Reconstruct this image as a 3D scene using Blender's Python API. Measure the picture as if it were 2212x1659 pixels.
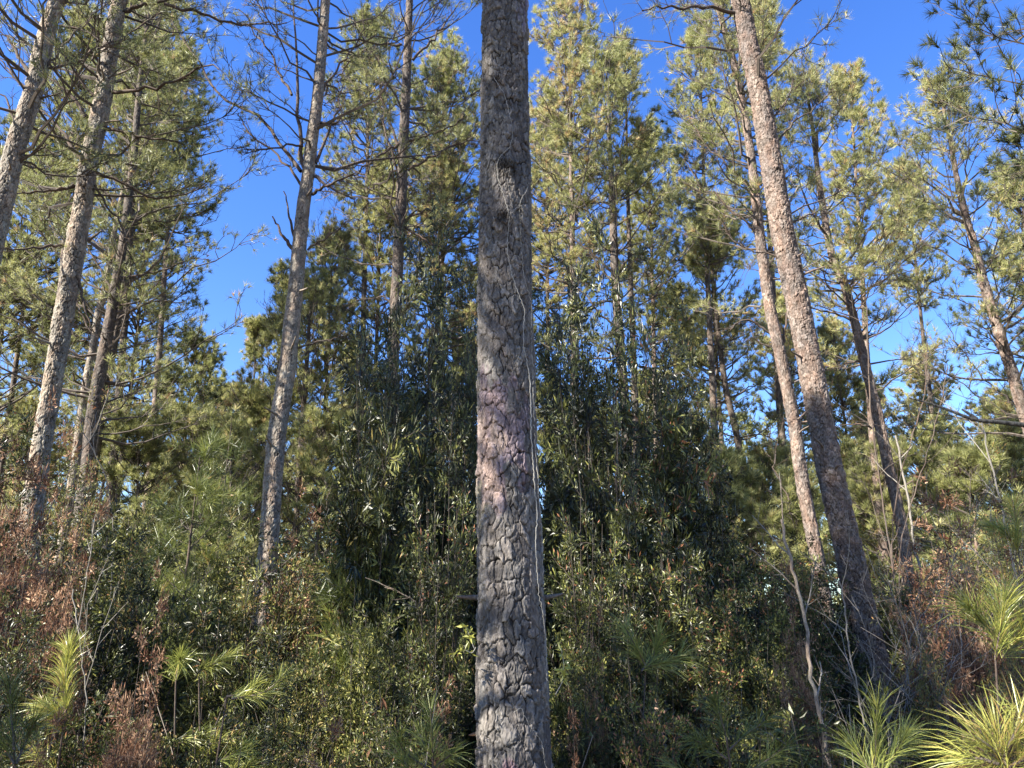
import bpy, math, random
import numpy as np
from mathutils import Vector
for o in list(bpy.data.objects): bpy.data.objects.remove(o)
S = bpy.context.scene
COL = S.collection
TH = math.radians(20.0); F = 1609.0; EYE = 1.6
# ------------------------------------------------------------------ camera
cd = bpy.data.cameras.new('camera'); cam = bpy.data.objects.new('camera', cd); COL.objects.link(cam)
cd.sensor_width = 36; cd.lens = 36 * F / 2212; cd.clip_end = 2000; cd.clip_start = 0.05
cam.location = (0, 0, EYE); cam.rotation_euler = (math.pi / 2 + TH, 0, 0)
cd.dof.use_dof = True; cd.dof.focus_distance = 6.0; cd.dof.aperture_fstop = 14.0
S.camera = cam
# ------------------------------------------------------------------ sky and sun
SUN_AZ = math.radians(57); SUN_EL = math.radians(35)
SUNV = np.array([-math.sin(SUN_AZ) * math.cos(SUN_EL), -math.cos(SUN_AZ) * math.cos(SUN_EL), math.sin(SUN_EL)])
w = bpy.data.worlds.new('World'); S.world = w; w.use_nodes = True
nt = w.node_tree; bg = nt.nodes['Background']
sky = nt.nodes.new('ShaderNodeTexSky'); sky.sky_type = 'NISHITA'; sky.sun_disc = False
sky.sun_elevation = SUN_EL; sky.sun_rotation = math.atan2(SUNV[0], SUNV[1])
sky.air_density = 1.25; sky.dust_density = 0.0; sky.ozone_density = 3.0; sky.altitude = 0
hs = nt.nodes.new('ShaderNodeHueSaturation'); hs.inputs['Hue'].default_value = .52; hs.inputs['Saturation'].default_value = 1.3
nt.links.new(sky.outputs[0], hs.inputs['Color']); nt.links.new(hs.outputs[0], bg.inputs[0]); bg.inputs[1].default_value = 0.080
sl = bpy.data.lights.new('sun', 'SUN'); sl.energy = 5.0; sl.angle = math.radians(0.5); sl.color = (1, 0.94, 0.83)
so = bpy.data.objects.new('sun', sl); COL.objects.link(so); so.location = (-20, -6, 30)
so.rotation_euler = Vector(SUNV).to_track_quat('Z', 'Y').to_euler()
S.view_settings.view_transform = 'Standard'; S.view_settings.look = 'None'; S.view_settings.gamma = 1
S.view_settings.exposure = 2.12
S.render.engine = 'CYCLES'
S.cycles.max_bounces = 5; S.cycles.diffuse_bounces = 2; S.cycles.transmission_bounces = 3; S.cycles.glossy_bounces = 2

# ------------------------------------------------------------------ helpers
def P(x, y, D):
    u = (x - 1106) / F; v = (829.5 - y) / F
    d = np.array([u, math.cos(TH) - v * math.sin(TH), math.sin(TH) + v * math.cos(TH)])
    return d * (D / d[1]) + np.array([0, 0, EYE])
def depth(p):
    return p[1] * math.cos(TH) + (p[2] - EYE) * math.sin(TH)
def norm(a):
    return a / np.maximum(np.linalg.norm(a, axis=-1, keepdims=True), 1e-9)

class Geo:
    """collects pieces that become ONE mesh"""
    def __init__(s): s.v = []; s.f = []; s.m = []; s.t = []; s.n = 0
    def add(s, v, f, mat=0, tint=None):
        v = np.asarray(v, np.float32).reshape(-1, 3); f = np.asarray(f, np.int64)
        s.v.append(v); s.f.append(f + s.n); s.m.append(np.full(len(f), mat, np.int32))
        s.t.append(np.zeros(len(v), np.float32) if tint is None else np.asarray(tint, np.float32).reshape(-1)); s.n += len(v)
    def mesh(s, name, mats, origin=(0, 0, 0), smooth=False):
        me = bpy.data.meshes.new(name)
        v = np.concatenate(s.v) - np.asarray(origin, np.float32)
        me.vertices.add(len(v)); me.vertices.foreach_set('co', v.astype(np.float32).ravel())
        loops = np.concatenate([f.ravel() for f in s.f]); sizes = np.concatenate([np.full(len(f), f.shape[1]) for f in s.f])
        st = np.concatenate([[0], np.cumsum(sizes)[:-1]])
        me.loops.add(len(loops)); me.loops.foreach_set('vertex_index', loops.astype(np.int32))
        me.polygons.add(len(sizes)); me.polygons.foreach_set('loop_start', st.astype(np.int32))
        me.polygons.foreach_set('material_index', np.concatenate(s.m))
        me.polygons.foreach_set('use_smooth', np.full(len(sizes), smooth))
        me.update(calc_edges=True)
        a = me.attributes.new('tint', 'FLOAT', 'POINT'); a.data.foreach_set('value', np.concatenate(s.t))
        for m in mats: me.materials.append(m)
        return me
def link(name, me, parent=None, loc=None):
    o = bpy.data.objects.new(name, me); COL.objects.link(o)
    if parent is not None: o.parent = parent
    if loc is not None: o.location = [float(c) for c in loc]
    return o
def tag(o, label=None, cat=None, group=None, kind=None):
    if label: o['label'] = label
    if cat: o['category'] = cat
    if group: o['group'] = group
    if kind: o['kind'] = kind
    return o
def empty(name, loc, label, cat, group=None):
    return tag(link(name, None, None, loc), label, cat, group)

def tubes(g, pts, rad, sides=3, mat=0, tint=None):
    """pts (K,M,3), rad (K,M): K tapered tubes"""
    pts = np.asarray(pts, float); rad = np.asarray(rad, float)
    if pts.ndim == 2: pts = pts[None]; rad = rad[None]
    K, M, _ = pts.shape
    if K == 0: return
    t = np.empty_like(pts); t[:, 1:-1] = pts[:, 2:] - pts[:, :-2]; t[:, 0] = pts[:, 1] - pts[:, 0]; t[:, -1] = pts[:, -1] - pts[:, -2]
    t = norm(t); ref = np.where(np.abs(t[:, :1, 2:3]) > .85, np.array([1., 0, 0]), np.array([0, 0, 1.])); ref = np.broadcast_to(ref, t.shape)
    a = norm(np.cross(t, ref)); b = np.cross(t, a)
    th = np.arange(sides) * 2 * math.pi / sides
    ring = pts[:, :, None] + rad[:, :, None, None] * (a[:, :, None] * np.cos(th)[None, None, :, None] + b[:, :, None] * np.sin(th)[None, None, :, None])
    idx = np.arange(K * M * sides).reshape(K, M, sides); nx = np.roll(idx, -1, 2)
    f = np.stack([idx[:, :-1], nx[:, :-1], nx[:, 1:], idx[:, 1:]], -1).reshape(-1, 4)
    tt = None if tint is None else np.broadcast_to(np.asarray(tint).reshape(K, 1, 1), (K, M, sides))
    g.add(ring, f, mat, tt)
def resample(pts, n):
    pts = np.asarray(pts, float); d = np.concatenate([[0], np.cumsum(np.linalg.norm(np.diff(pts, axis=0), axis=1))])
    # Catmull-like smoothing through cubic hermite
    m = np.gradient(pts, d, axis=0, edge_order=1) if len(pts) > 2 else np.repeat(((pts[1] - pts[0]) / d[-1])[None], 2, 0)
    q = np.linspace(0, d[-1], n); i = np.clip(np.searchsorted(d, q, 'right') - 1, 0, len(d) - 2)
    h = (d[i + 1] - d[i]); s = ((q - d[i]) / h)[:, None]; h = h[:, None]
    return (2*s**3-3*s**2+1)*pts[i] + (s**3-2*s**2+s)*h*m[i] + (-2*s**3+3*s**2)*pts[i+1] + (s**3-s**2)*h*m[i+1], q, d

def needles(g, pos, axis, R, N=20, L=.17, W=.006, spread=1.0, mat=0, tint=None, seg=1, droop=0.0, back=.07):
    """tufts of pine needles at pos (T,3) pointing along axis (T,3)"""
    T = len(pos)
    if T == 0: return
    ax = norm(axis)[:, None]; rnd = R.normal(size=(T, N, 3)); perp = norm(rnd - (rnd * ax).sum(-1, keepdims=True) * ax)
    ang = R.uniform(.12, 1.25, (T, N, 1)) * spread
    d = ax * np.cos(ang) + perp * np.sin(ang)
    base = pos[:, None] - ax * R.uniform(0, back, (T, N, 1))
    ln = L * R.uniform(.7, 1.08, (T, N, 1)); side = norm(np.cross(d, R.normal(size=(T, N, 3)))) * (W / 2)
    tn = np.zeros(T) if tint is None else tint
    tn = np.clip(tn[:, None] + R.normal(0, .1, (T, N)), 0, 1)
    K = T * N
    if seg == 1:
        v = np.stack([base - side, base + side, base + d * ln], 2); g.add(v, np.arange(K * 3).reshape(K, 3), mat, np.repeat(tn.ravel(), 3))
    else:
        mid = base + d * ln * .55; tip = base + d * ln; tip[..., 2:] -= droop * ln * .45; mid[..., 2:] -= droop * ln * .12
        v = np.stack([base - side * .8, base + side * .8, mid + side, mid - side, tip], 2).reshape(-1, 3)
        i = np.arange(K)[:, None] * 5
        g.add(v, i + np.array([[0, 1, 2, 3]]), mat, np.repeat(tn.ravel(), 5)); n0 = g.n
        g.f.append(i + np.array([[3, 2, 4]]) + (n0 - len(v))); g.m.append(np.full(K, mat, np.int32))

def leaves(g, pos, d, R, L=.06, W=.016, mat=0, tint=None):
    """lance-shaped folded leaves"""
    K = len(pos)
    if K == 0: return
    d = norm(d); nrm = norm(np.cross(d, R.normal(size=(K, 3)))); side = np.cross(d, nrm)
    l = L * R.uniform(.6, 1.15, (K, 1)); wd = W * R.uniform(.7, 1.15, (K, 1))
    mid = pos + d * l * .5 - nrm * l * .06; tip = pos + d * l - nrm * l * R.uniform(-.05, .25, (K, 1))
    v = np.stack([pos, mid + side * wd / 2 + nrm * wd * .22, tip, mid - side * wd / 2 + nrm * wd * .22], 1)
    i = np.arange(K)[:, None] * 4
    f = np.concatenate([i + np.array([[0, 1, 2]]), i + np.array([[0, 2, 3]])])
    g.add(v, f, mat, None if tint is None else np.repeat(tint, 4))

# ------------------------------------------------------------------ materials
def ramp(nt, stops):
    r = nt.nodes.new('ShaderNodeValToRGB'); e = r.color_ramp.elements
    while len(e) < len(stops): e.new(.5)
    for x, (p, c) in zip(e, stops): x.position = p; x.color = (*c, 1)
    return r
def leafmat(name, stops, rough=.45, trans=.3, spec=.5):
    m = bpy.data.materials.new(name); m.use_nodes = True; n = m.node_tree; b = n.nodes['Principled BSDF']; out = n.nodes['Material Output']
    at = n.nodes.new('ShaderNodeAttribute'); at.attribute_name = 'tint'
    oi = n.nodes.new('ShaderNodeObjectInfo'); mr = n.nodes.new('ShaderNodeMath'); mr.operation = 'MULTIPLY_ADD'; mr.inputs[1].default_value = .16; mr.inputs[2].default_value = -.08
    n.links.new(oi.outputs['Random'], mr.inputs[0]); ad = n.nodes.new('ShaderNodeMath'); ad.operation = 'ADD'
    n.links.new(at.outputs['Fac'], ad.inputs[0]); n.links.new(mr.outputs[0], ad.inputs[1])
    r = ramp(n, stops); n.links.new(ad.outputs[0], r.inputs[0]); n.links.new(r.outputs[0], b.inputs['Base Color'])
    b.inputs['Roughness'].default_value = rough; b.inputs['Specular IOR Level'].default_value = spec
    if trans > 0:
        t = n.nodes.new('ShaderNodeBsdfTranslucent'); n.links.new(r.outputs[0], t.inputs[0]); mx = n.nodes.new('ShaderNodeMixShader'); mx.inputs[0].default_value = trans
        n.links.new(b.outputs[0], mx.inputs[1]); n.links.new(t.outputs[0], mx.inputs[2]); n.links.new(mx.outputs[0], out.inputs[0])
    return m
def barkmat(name, cols, crack, scale=1.0, bump=.6, rough=.9, sun_and_stains=()):
    """plated bark: tint attribute = crack(<0) or plate random(0..1)"""
    m = bpy.data.materials.new(name); m.use_nodes = True; n = m.node_tree; b = n.nodes['Principled BSDF']
    at = n.nodes.new('ShaderNodeAttribute'); at.attribute_name = 'tint'
    tc = n.nodes.new('ShaderNodeTexCoord'); mp = n.nodes.new('ShaderNodeMapping'); mp.inputs['Scale'].default_value = (1, 1, .45); n.links.new(tc.outputs['Object'], mp.inputs[0])
    nz = n.nodes.new('ShaderNodeTexNoise'); nz.inputs['Scale'].default_value = 70 * scale; nz.inputs['Detail'].default_value = 6; n.links.new(mp.outputs[0], nz.inputs['Vector'])
    big = n.nodes.new('ShaderNodeTexNoise'); big.inputs['Scale'].default_value = 3.5; big.inputs['Detail'].default_value = 4; n.links.new(mp.outputs[0], big.inputs['Vector'])
    r = ramp(n, [(0, cols[0]), (.45, cols[1]), (1, cols[2])]); a1 = n.nodes.new('ShaderNodeMath'); a1.operation = 'MULTIPLY_ADD'; a1.inputs[1].default_value = .55
    n.links.new(at.outputs['Fac'], a1.inputs[0]); a2 = n.nodes.new('ShaderNodeMath'); a2.operation = 'MULTIPLY_ADD'; a2.inputs[1].default_value = .9; a2.inputs[2].default_value = -.25
    n.links.new(nz.outputs['Fac'], a2.inputs[0]); n.links.new(a2.outputs[0], a1.inputs[2]); n.links.new(a1.outputs[0], r.inputs[0])
    # large lichen-grey blotches
    mb = n.nodes.new('ShaderNodeMixRGB'); mb.blend_type = 'MULTIPLY'; rb = ramp(n, [(.35, (.72, .72, .74)), (.65, (1.1, 1.05, 1.0))]); n.links.new(big.outputs['Fac'], rb.inputs[0])
    mb.inputs[0].default_value = 1; n.links.new(r.outputs[0], mb.inputs[1]); n.links.new(rb.outputs[0], mb.inputs[2])
    rd = n.nodes.new('ShaderNodeTexNoise'); rd.inputs['Scale'].default_value = 11; rd.inputs['Detail'].default_value = 3; n.links.new(mp.outputs[0], rd.inputs['Vector'])
    rr_ = ramp(n, [(.42, (1, 1, 1)), (.62, (1.12, .88, .76))]); n.links.new(rd.outputs['Color'], rr_.inputs[0]); m3 = n.nodes.new('ShaderNodeMixRGB'); m3.blend_type = 'MULTIPLY'; m3.inputs[0].default_value = .3 if sun_and_stains else .7
    n.links.new(mb.outputs[0], m3.inputs[1]); n.links.new(rr_.outputs[0], m3.inputs[2]); mb = m3
    for (sx, sy, sz, rw, rh, colr) in sun_and_stains:   # sunlit patches put into the bark colour, plus a violet mark
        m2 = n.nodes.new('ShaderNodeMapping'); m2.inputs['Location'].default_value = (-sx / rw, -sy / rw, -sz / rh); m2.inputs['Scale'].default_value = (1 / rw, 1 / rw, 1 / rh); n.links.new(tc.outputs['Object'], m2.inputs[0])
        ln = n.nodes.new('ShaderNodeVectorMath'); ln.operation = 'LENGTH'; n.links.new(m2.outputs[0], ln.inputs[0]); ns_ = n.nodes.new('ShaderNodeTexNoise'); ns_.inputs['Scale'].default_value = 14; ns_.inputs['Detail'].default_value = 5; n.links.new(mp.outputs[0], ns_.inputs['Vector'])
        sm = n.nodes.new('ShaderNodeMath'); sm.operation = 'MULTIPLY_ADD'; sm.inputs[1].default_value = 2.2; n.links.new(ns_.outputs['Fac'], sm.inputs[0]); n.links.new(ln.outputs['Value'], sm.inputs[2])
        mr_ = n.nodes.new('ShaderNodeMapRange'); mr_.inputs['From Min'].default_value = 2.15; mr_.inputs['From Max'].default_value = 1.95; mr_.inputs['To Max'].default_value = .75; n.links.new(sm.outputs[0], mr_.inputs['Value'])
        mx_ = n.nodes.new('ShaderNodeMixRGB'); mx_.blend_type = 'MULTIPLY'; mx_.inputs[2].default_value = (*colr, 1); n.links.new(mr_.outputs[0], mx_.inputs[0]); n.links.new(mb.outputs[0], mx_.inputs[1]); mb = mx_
    ck = n.nodes.new('ShaderNodeMapRange'); ck.inputs['From Min'].default_value = -1; ck.inputs['From Max'].default_value = 0; n.links.new(at.outputs['Fac'], ck.inputs['Value'])
    mc = n.nodes.new('ShaderNodeMixRGB'); mc.inputs[1].default_value = (*crack, 1); n.links.new(ck.outputs[0], mc.inputs[0]); n.links.new(mb.outputs[0], mc.inputs[2])
    n.links.new(mc.outputs[0], b.inputs['Base Color'])
    bp = n.nodes.new('ShaderNodeBump'); bp.inputs['Strength'].default_value = bump; bp.inputs['Distance'].default_value = .012; n.links.new(nz.outputs['Fac'], bp.inputs['Height']); n.links.new(bp.outputs[0], b.inputs['Normal'])
    b.inputs['Roughness'].default_value = rough; b.inputs['Specular IOR Level'].default_value = .2
    return m
M_BARK = barkmat('bark_near', [(.035, .031, .028), (.14, .128, .115), (.34, .31, .275)], (.02, .017, .015))
M_BARK0 = barkmat('bark_sunlit_stained', [(.026, .025, .024), (.108, .103, .097), (.30, .287, .265)], (.02, .017, .015), sun_and_stains=[(-.12, -.12, 2.62, .16, .36, (1.62, 1.34, 1.6)), (-.06, -.16, 1.05, .12, .12, (1.7, 1.2, 1.45)), (-.15, -.07, 2.5, .12, .32, (1.5, 1.46, 1.15)), (.1, -.13, 5.6, .1, .3, (.8, .75, 1.2))])  # mauve and cream entries paint in sunlit patches; the last is a violet mark
M_BARKL = barkmat('bark_grey', [(.03, .026, .022), (.19, .175, .15), (.48, .455, .39)], (.025, .02, .017))
M_BARKP = barkmat('bark_tan', [(.035, .026, .02), (.125, .105, .092), (.36, .31, .275)], (.028, .02, .016))
M_BARKD = barkmat('bark_shaded', [(.02, .018, .016), (.085, .075, .066), (.24, .215, .185)], (.012, .01, .008))  # lower bark colour stands in for the shade on the darker trunks
M_LIMB = barkmat('limb_bark', [(.045, .037, .032), (.09, .075, .064), (.17, .145, .125)], (.03, .03, .03), 2)
M_TWIG = leafmat('twig', [(0, (.05, .042, .036)), (.6, (.12, .10, .085)), (1, (.34, .31, .27))], .85, 0, .1)
M_PALE = leafmat('pale_twig', [(0, (.10, .088, .075)), (1, (.26, .235, .20))], .8, 0, .2)
M_VINE = leafmat('vine_stem', [(0, (.20, .19, .165)), (1, (.34, .32, .28))], .7, 0, .2)
M_NEED = leafmat('pine_needles', [(0, (.055, .066, .026)), (.4, (.20, .215, .075)), (.7, (.38, .38, .15)), (.93, (.50, .47, .22)), (1, (.42, .26, .13))], .45, .42, .4)
M_SAP = leafmat('sapling_needles', [(0, (.05, .065, .02)), (.5, (.18, .21, .05)), (.85, (.40, .39, .09)), (1, (.36, .24, .09))], .35, .3, .5)
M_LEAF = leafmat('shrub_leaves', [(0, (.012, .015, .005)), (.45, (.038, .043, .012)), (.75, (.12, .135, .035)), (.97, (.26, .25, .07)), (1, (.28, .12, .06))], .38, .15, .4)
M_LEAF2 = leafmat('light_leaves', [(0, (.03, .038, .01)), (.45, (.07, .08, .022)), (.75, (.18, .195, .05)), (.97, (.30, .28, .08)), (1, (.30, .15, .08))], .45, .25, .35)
M_YLEAF = leafmat('yellowing_leaves', [(0, (.06, .08, .03)), (.5, (.19, .18, .05)), (.8, (.32, .22, .07)), (1, (.34, .15, .07))], .5, .3, .4)
M_DEAD = leafmat('dead_leaves', [(0, (.09, .035, .02)), (.5, (.27, .15, .09)), (1, (.5, .35, .22))], .7, .25, .2)

# ------------------------------------------------------------------ bark relief
def vnoise(U, V, nu, seed):
    R = np.random.default_rng(seed); nu = max(int(nu), 1)
    iu = np.floor(U).astype(int); iv = np.floor(V).astype(int); fu = U - iu; fv = V - iv; fu = fu*fu*(3-2*fu); fv = fv*fv*(3-2*fv)
    iv0 = iv.min(); tab = R.random((nu, iv.max() - iv0 + 3)); g = lambda a, b: tab[a % nu, b - iv0]
    return (g(iu, iv)*(1-fu) + g(iu+1, iv)*fu)*(1-fv) + (g(iu, iv+1)*(1-fu) + g(iu+1, iv+1)*fu)*fv
def plates(U, V, nu, asp, seed):
    """periodic jittered voronoi, asp = cell height / width. returns edge distance and cell random"""
    R = np.random.default_rng(seed); iu = np.floor(U).astype(int); iv = np.floor(V).astype(int); iv0 = iv.min() - 2
    sh = (nu, iv.max() - iv0 + 4); ju = R.uniform(.1, .9, sh); jv = R.uniform(.1, .9, sh); cr = R.random(sh)
    f1 = np.full(U.shape, 9.); f2 = np.full(U.shape, 9.); c = np.zeros(U.shape)
    for a in (-1, 0, 1):
        for b in (-1, 0, 1):
            x = iu + a; y = iv + b; xi = x % nu; yi = y - iv0
            off = .5 * (y % 2)
            d = np.hypot(x + ju[xi, yi] - U, (y + jv[xi, yi] - V) * 1.0)
            n1 = d < f1; f2 = np.where(n1, f1, np.minimum(f2, d)); c = np.where(n1, cr[xi, yi], c); f1 = np.where(n1, d, f1)
    return f2 - f1, c

def trunk_geo(g, pts, rad, around=64, step=.012, pw=.05, ph=.10, disp=.012, seed=1, mat=0, knots=()):
    pts = np.asarray(pts, float)
    L = np.linalg.norm(np.diff(pts, axis=0), axis=1).sum(); n = max(int(L / step), 8)
    c, q, dk = resample(pts, n); r = np.interp(q, dk, rad)
    t = norm(np.gradient(c, axis=0)); a = norm(np.cross(t, np.array([0., 1, 0]))); b = np.cross(t, a)
    th = np.arange(around) / around; rm = float(np.mean(r)); nu = max(int(round(2 * math.pi * rm / pw)), 4)
    U, V = np.meshgrid(th * nu, q / ph); 
    Uw = U + .55 * (vnoise(U * .9, V * 1.3, 9999, seed + 1) * 0 + vnoise(U, V * 1.7, nu, seed + 1) - .5) + .25 * (vnoise(U * 3, V * 5, nu * 3, seed + 2) - .5)
    Vw = V + .5 * (vnoise(U, V, nu, seed + 3) - .5) + .3 * (vnoise(U * 3, V * 3, nu * 3, seed + 4) - .5)
    e, cr = plates(Uw, Vw, nu, 1, seed + 5)
    e2, cr2 = plates(Uw * 2.0 + 7, Vw * 2.6 + 3, nu * 2, 1, seed + 6)
    _, cr3 = plates(Uw * 3.0 + 2, Vw * 6.5 + 1, nu * 3, 1, seed + 12)
    m = vnoise(U * .8, V * .7, max(int(nu * .8), 1), seed + 7); wd = .05 + .17 * m ** 1.5
    deep = .5 + .5 * np.clip(vnoise(U * 1.0, V * .9, nu, seed + 13) * 1.6 - .2, 0, 1)
    k = np.clip(e / wd, 0, 1); k = 1 - (1 - k) * deep; k2 = 1 - (1 - np.clip(e2 / .10, 0, 1)) * np.clip(vnoise(U * 2, V * 2, nu * 2, seed + 14) * 2 - .6, 0, 1)
    fine = vnoise(U * 8, V * 12, nu * 8, seed + 8)
    h = .75 * cr - .25 + (k - 1) * 1.05 + .45 * (k2 - 1) + .42 * cr2 + .28 * cr3 + .22 * (fine - .5)
    low = vnoise(U * .5, V * .25, max(nu // 2, 1), seed + 9)
    sc = disp * (.75 + .5 * low); h = h - h.mean()
    rr = r[:, None] * (1 + .05 * (vnoise(U * .34, V * .12, max(nu // 3, 1), seed + 10) - .5)) + h * sc
    kdark = 0
    for (kt, kz, ks, kh) in knots:  # angle fraction, arc position, size, height
        du = np.abs(th[None] - kt); du = np.minimum(du, 1 - du) * 2 * math.pi * rm; d2 = (du ** 2 + (q[:, None] - kz) ** 2) / ks ** 2
        rr = rr + kh * np.exp(-d2) * (.7 + .8 * fine) - kh * .9 * np.exp(-d2 * 5); kdark = kdark + np.exp(-d2 * 1.2)
    ang = th * 2 * math.pi
    v = c[:, None] + rr[..., None] * (a[:, None] * np.cos(ang)[None, :, None] + b[:, None] * np.sin(ang)[None, :, None])
    idx = np.arange(n * around).reshape(n, around); nx = np.roll(idx, -1, 1)
    f = np.stack([idx[:-1], nx[:-1], nx[1:], idx[1:]], -1).reshape(-1, 4)
    tint = -.75 * np.clip(kdark, 0, 1) * (.6 + .8 * fine) + np.where(k < .45, (k - .45) * 2, -.05 + .45 * cr + .38 * cr2 + .34 * cr3 * (.3 + fine))
    g.add(v, f, mat, tint)
    g.add(np.array([c[-1] + t[-1] * r[-1]]), np.zeros((0, 3), int)); top = g.n - 1
    cap = np.stack([idx[-1], nx[-1], np.full(around, top - (g.n - 1 - n * around))], 1)
    g.f.append(cap + (g.n - 1 - n * around)); g.m.append(np.full(around, mat, np.int32))

# ------------------------------------------------------------------ pines
PATCH = [P(2080, 1250, 5.0), P(2150, 1150, 5.5), P(2020, 1330, 5.0), P(90, 1050, 5.5), P(150, 1180, 5.0), P(330, 1450, 4.0), P(700, 1300, 4.8), P(450, 1250, 5.0), P(1650, 1350, 4.8), P(1340, 1150, 5.0), P(900, 1350, 4.3),
         P(1010, 880, 3.68), P(1022, 940, 3.64), P(1025, 990, 3.62), P(1015, 1040, 3.62), P(1002, 1090, 3.65),
         P(2140, 1580, 1.7), P(2090, 1600, 1.7), P(150, 1450, 3.6), P(1375, 1370, 4.2), P(590, 1475, 3.5), P(500, 1420, 4.0), P(2150, 1350, 3.4), P(1895, 1550, 3.0), P(1070, 1590, 3.6)]
def carve(p, rad=.37):  # drops needle tufts along sun rays so chosen points catch direct light
    keep = np.ones(len(p), bool)
    for q in PATCH:
        d = p - q; t = d @ SUNV; dist = np.linalg.norm(d - t[:, None] * SUNV, axis=1); keep &= ~((dist < rad) & (t > 1))
    return keep

def curve_at(c, z):
    return np.stack([np.interp(z, c[:, 2], c[:, k]) for k in range(3)], -1)

def crown(g, c, zb, zt, Rmax, seed, nl=45, ns=7, nt=4, N=20, L=.17, W=.008, bare=0.0, dens=1.0, tint0=.45, shape='pine', lw=1.0, yellow=.02, twigs=True, rtop=.35):
    """limbs, twigs (mat 0) and needles (mat 1) round the trunk curve c between heights zb and zt"""
    R = np.random.default_rng(seed)
    s = np.sort(R.random(nl) ** .85); s = (np.floor(s * 14) + R.uniform(0, .5, nl)) / 14.0
    z = zb + (zt - zb) * np.clip(s, 0, .985)
    prof = (1 - s) ** .55 * (.75 + .25 * np.minimum(s / .2, 1)) + rtop * .2
    Ln = Rmax * prof * R.uniform(.3, 1.3, nl); az = R.uniform(0, 2 * math.pi, nl)
    el = np.radians(8 + 48 * s + R.uniform(-12, 14, nl)); up = R.uniform(.1, .45, nl)
    M = 8; q = np.linspace(0, 1, M)
    st = curve_at(c, z); hd = np.stack([np.cos(az), np.sin(az), 0 * az], 1); sd = np.stack([-np.sin(az), np.cos(az), 0 * az], 1)
    w1 = R.normal(0, .07, (nl, M)).cumsum(1) * Ln[:, None] * .5; w2 = R.normal(0, .05, (nl, M)).cumsum(1) * Ln[:, None] * .5
    w1[:, 0] = 0; w2[:, 0] = 0
    pts = st[:, None] + hd[:, None] * (Ln[:, None] * np.cos(el)[:, None] * q)[..., None] + sd[:, None] * w1[..., None]
    pts[..., 2] += Ln[:, None] * (np.sin(el)[:, None] * q + up[:, None] * q ** 2) + w2
    r0 = .010 * lw + .008 * Ln * lw
    tubes(g, pts, r0[:, None] * (1 - .85 * q)[None], 4, 0, R.uniform(.2, .6, nl))
    # side branches
    K = nl * ns; li = np.repeat(np.arange(nl), ns); qs = R.uniform(.25, 1.0, K) ** .6
    fi = qs * (M - 1); i0 = np.minimum(fi.astype(int), M - 2); fr = (fi - i0)[:, None]
    sp = pts[li, i0] * (1 - fr) + pts[li, i0 + 1] * fr; tg = norm(pts[li, i0 + 1] - pts[li, i0])
    sgn = R.choice([-1, 1], K)[:, None]; sv = norm(np.cross(tg, [0, 0, 1])) * sgn
    dr = norm(tg * R.uniform(.5, 1.1, (K, 1)) + sv * R.uniform(.4, 1.1, (K, 1)) + np.array([0, 0, 1]) * R.uniform(-.25, .6, (K, 1)))
    sl_ = (Ln[li] * .33 * (1.15 - qs * .7) + .18) * R.uniform(.6, 1.2, K)
    m2 = np.linspace(0, 1, 5); sb = sp[:, None] + dr[:, None] * (sl_[:, None] * m2)[..., None]
    wob = R.normal(0, .05, (K, 5, 3)).cumsum(1) * sl_[:, None, None]; wob[:, 0] = 0; sb = sb + wob; sb[..., 2] += (sl_ * R.uniform(-.05, .35, K))[:, None] * m2 ** 2
    tubes(g, sb, (r0[li] * .35 * (1.2 - qs * .6))[:, None] * (1 - .6 * m2)[None] + .0012 * lw, 3, 0, R.uniform(.1, .6, K))
    # third-order twigs with tufts
    T = K * nt; ki = np.repeat(np.arange(K), nt); qt = R.uniform(.3, 1.0, T); fi = qt * 4; i0 = np.minimum(fi.astype(int), 3); fr = (fi - i0)[:, None]
    tp = sb[ki, i0] * (1 - fr) + sb[ki, i0 + 1] * fr; tt = norm(sb[ki, i0 + 1] - sb[ki, i0])
    td = norm(tt * .8 + R.normal(0, .55, (T, 3)) + np.array([0, 0, .35])); tl = R.uniform(.05, .22, T) * (.6 + .4 * Rmax / 2)
    te = tp + td * tl[:, None]
    cv_ = carve(te)
    if twigs:
        tp_, te_ = tp, te; tp = tp[cv_]; te = te[cv_]; T = len(te)
        mid = (tp + te) / 2 + R.normal(0, .015, (T, 3)); tubes(g, np.stack([tp, mid, te], 1), np.array([[.0045, .0038, .003]]) * lw * np.ones((T, 1)), 3, 0, R.uniform(.1, .7, T)); te = te_; T = len(te)
    lb = R.random(nl) < bare; keep = (R.random(T) < dens) & ~lb[li][ki] & cv_
    lt = R.normal(0, .10, nl)[li][ki]; tn = np.clip(tint0 + lt + R.normal(0, .14, T), 0, .9); tn = np.where(R.random(T) < yellow, .98, tn)
    needles(g, te[keep], td[keep] + np.array([0, 0, .25]), R, N, L, W, 1.0, 1, tn[keep])

def extend(pts, rad, H, flare=1.25):
    """pts listed from the top of the frame down: run the trunk to the ground and up to height H"""
    pts = [np.asarray(p, float) for p in pts][::-1]; rad = list(rad)[::-1]
    a, b = pts[0], pts[min(2, len(pts) - 1)]; d = (b - a) / (b[2] - a[2])
    if a[2] > .15:
        g0 = a - d * (a[2] + .1) * np.array([.6, .6, 1]); pts.insert(0, g0); rad.insert(0, rad[0] * flare)
    a, b = pts[-3], pts[-1]; d = (b - a) / (b[2] - a[2]); r = rad[-1]
    while pts[-1][2] < H - .5:
        stp = min(2.0, H - pts[-1][2]); dd = d * stp * np.array([.75, .75, 1]); pts.append(pts[-1] + dd); d = d * np.array([.75, .75, 1])
        fr = (pts[-1][2] - b[2]) / max(H - b[2], .1); rad.append(max(r * (1 - fr) ** .8, .012))
    return np.array(pts), np.array(rad)

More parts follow.
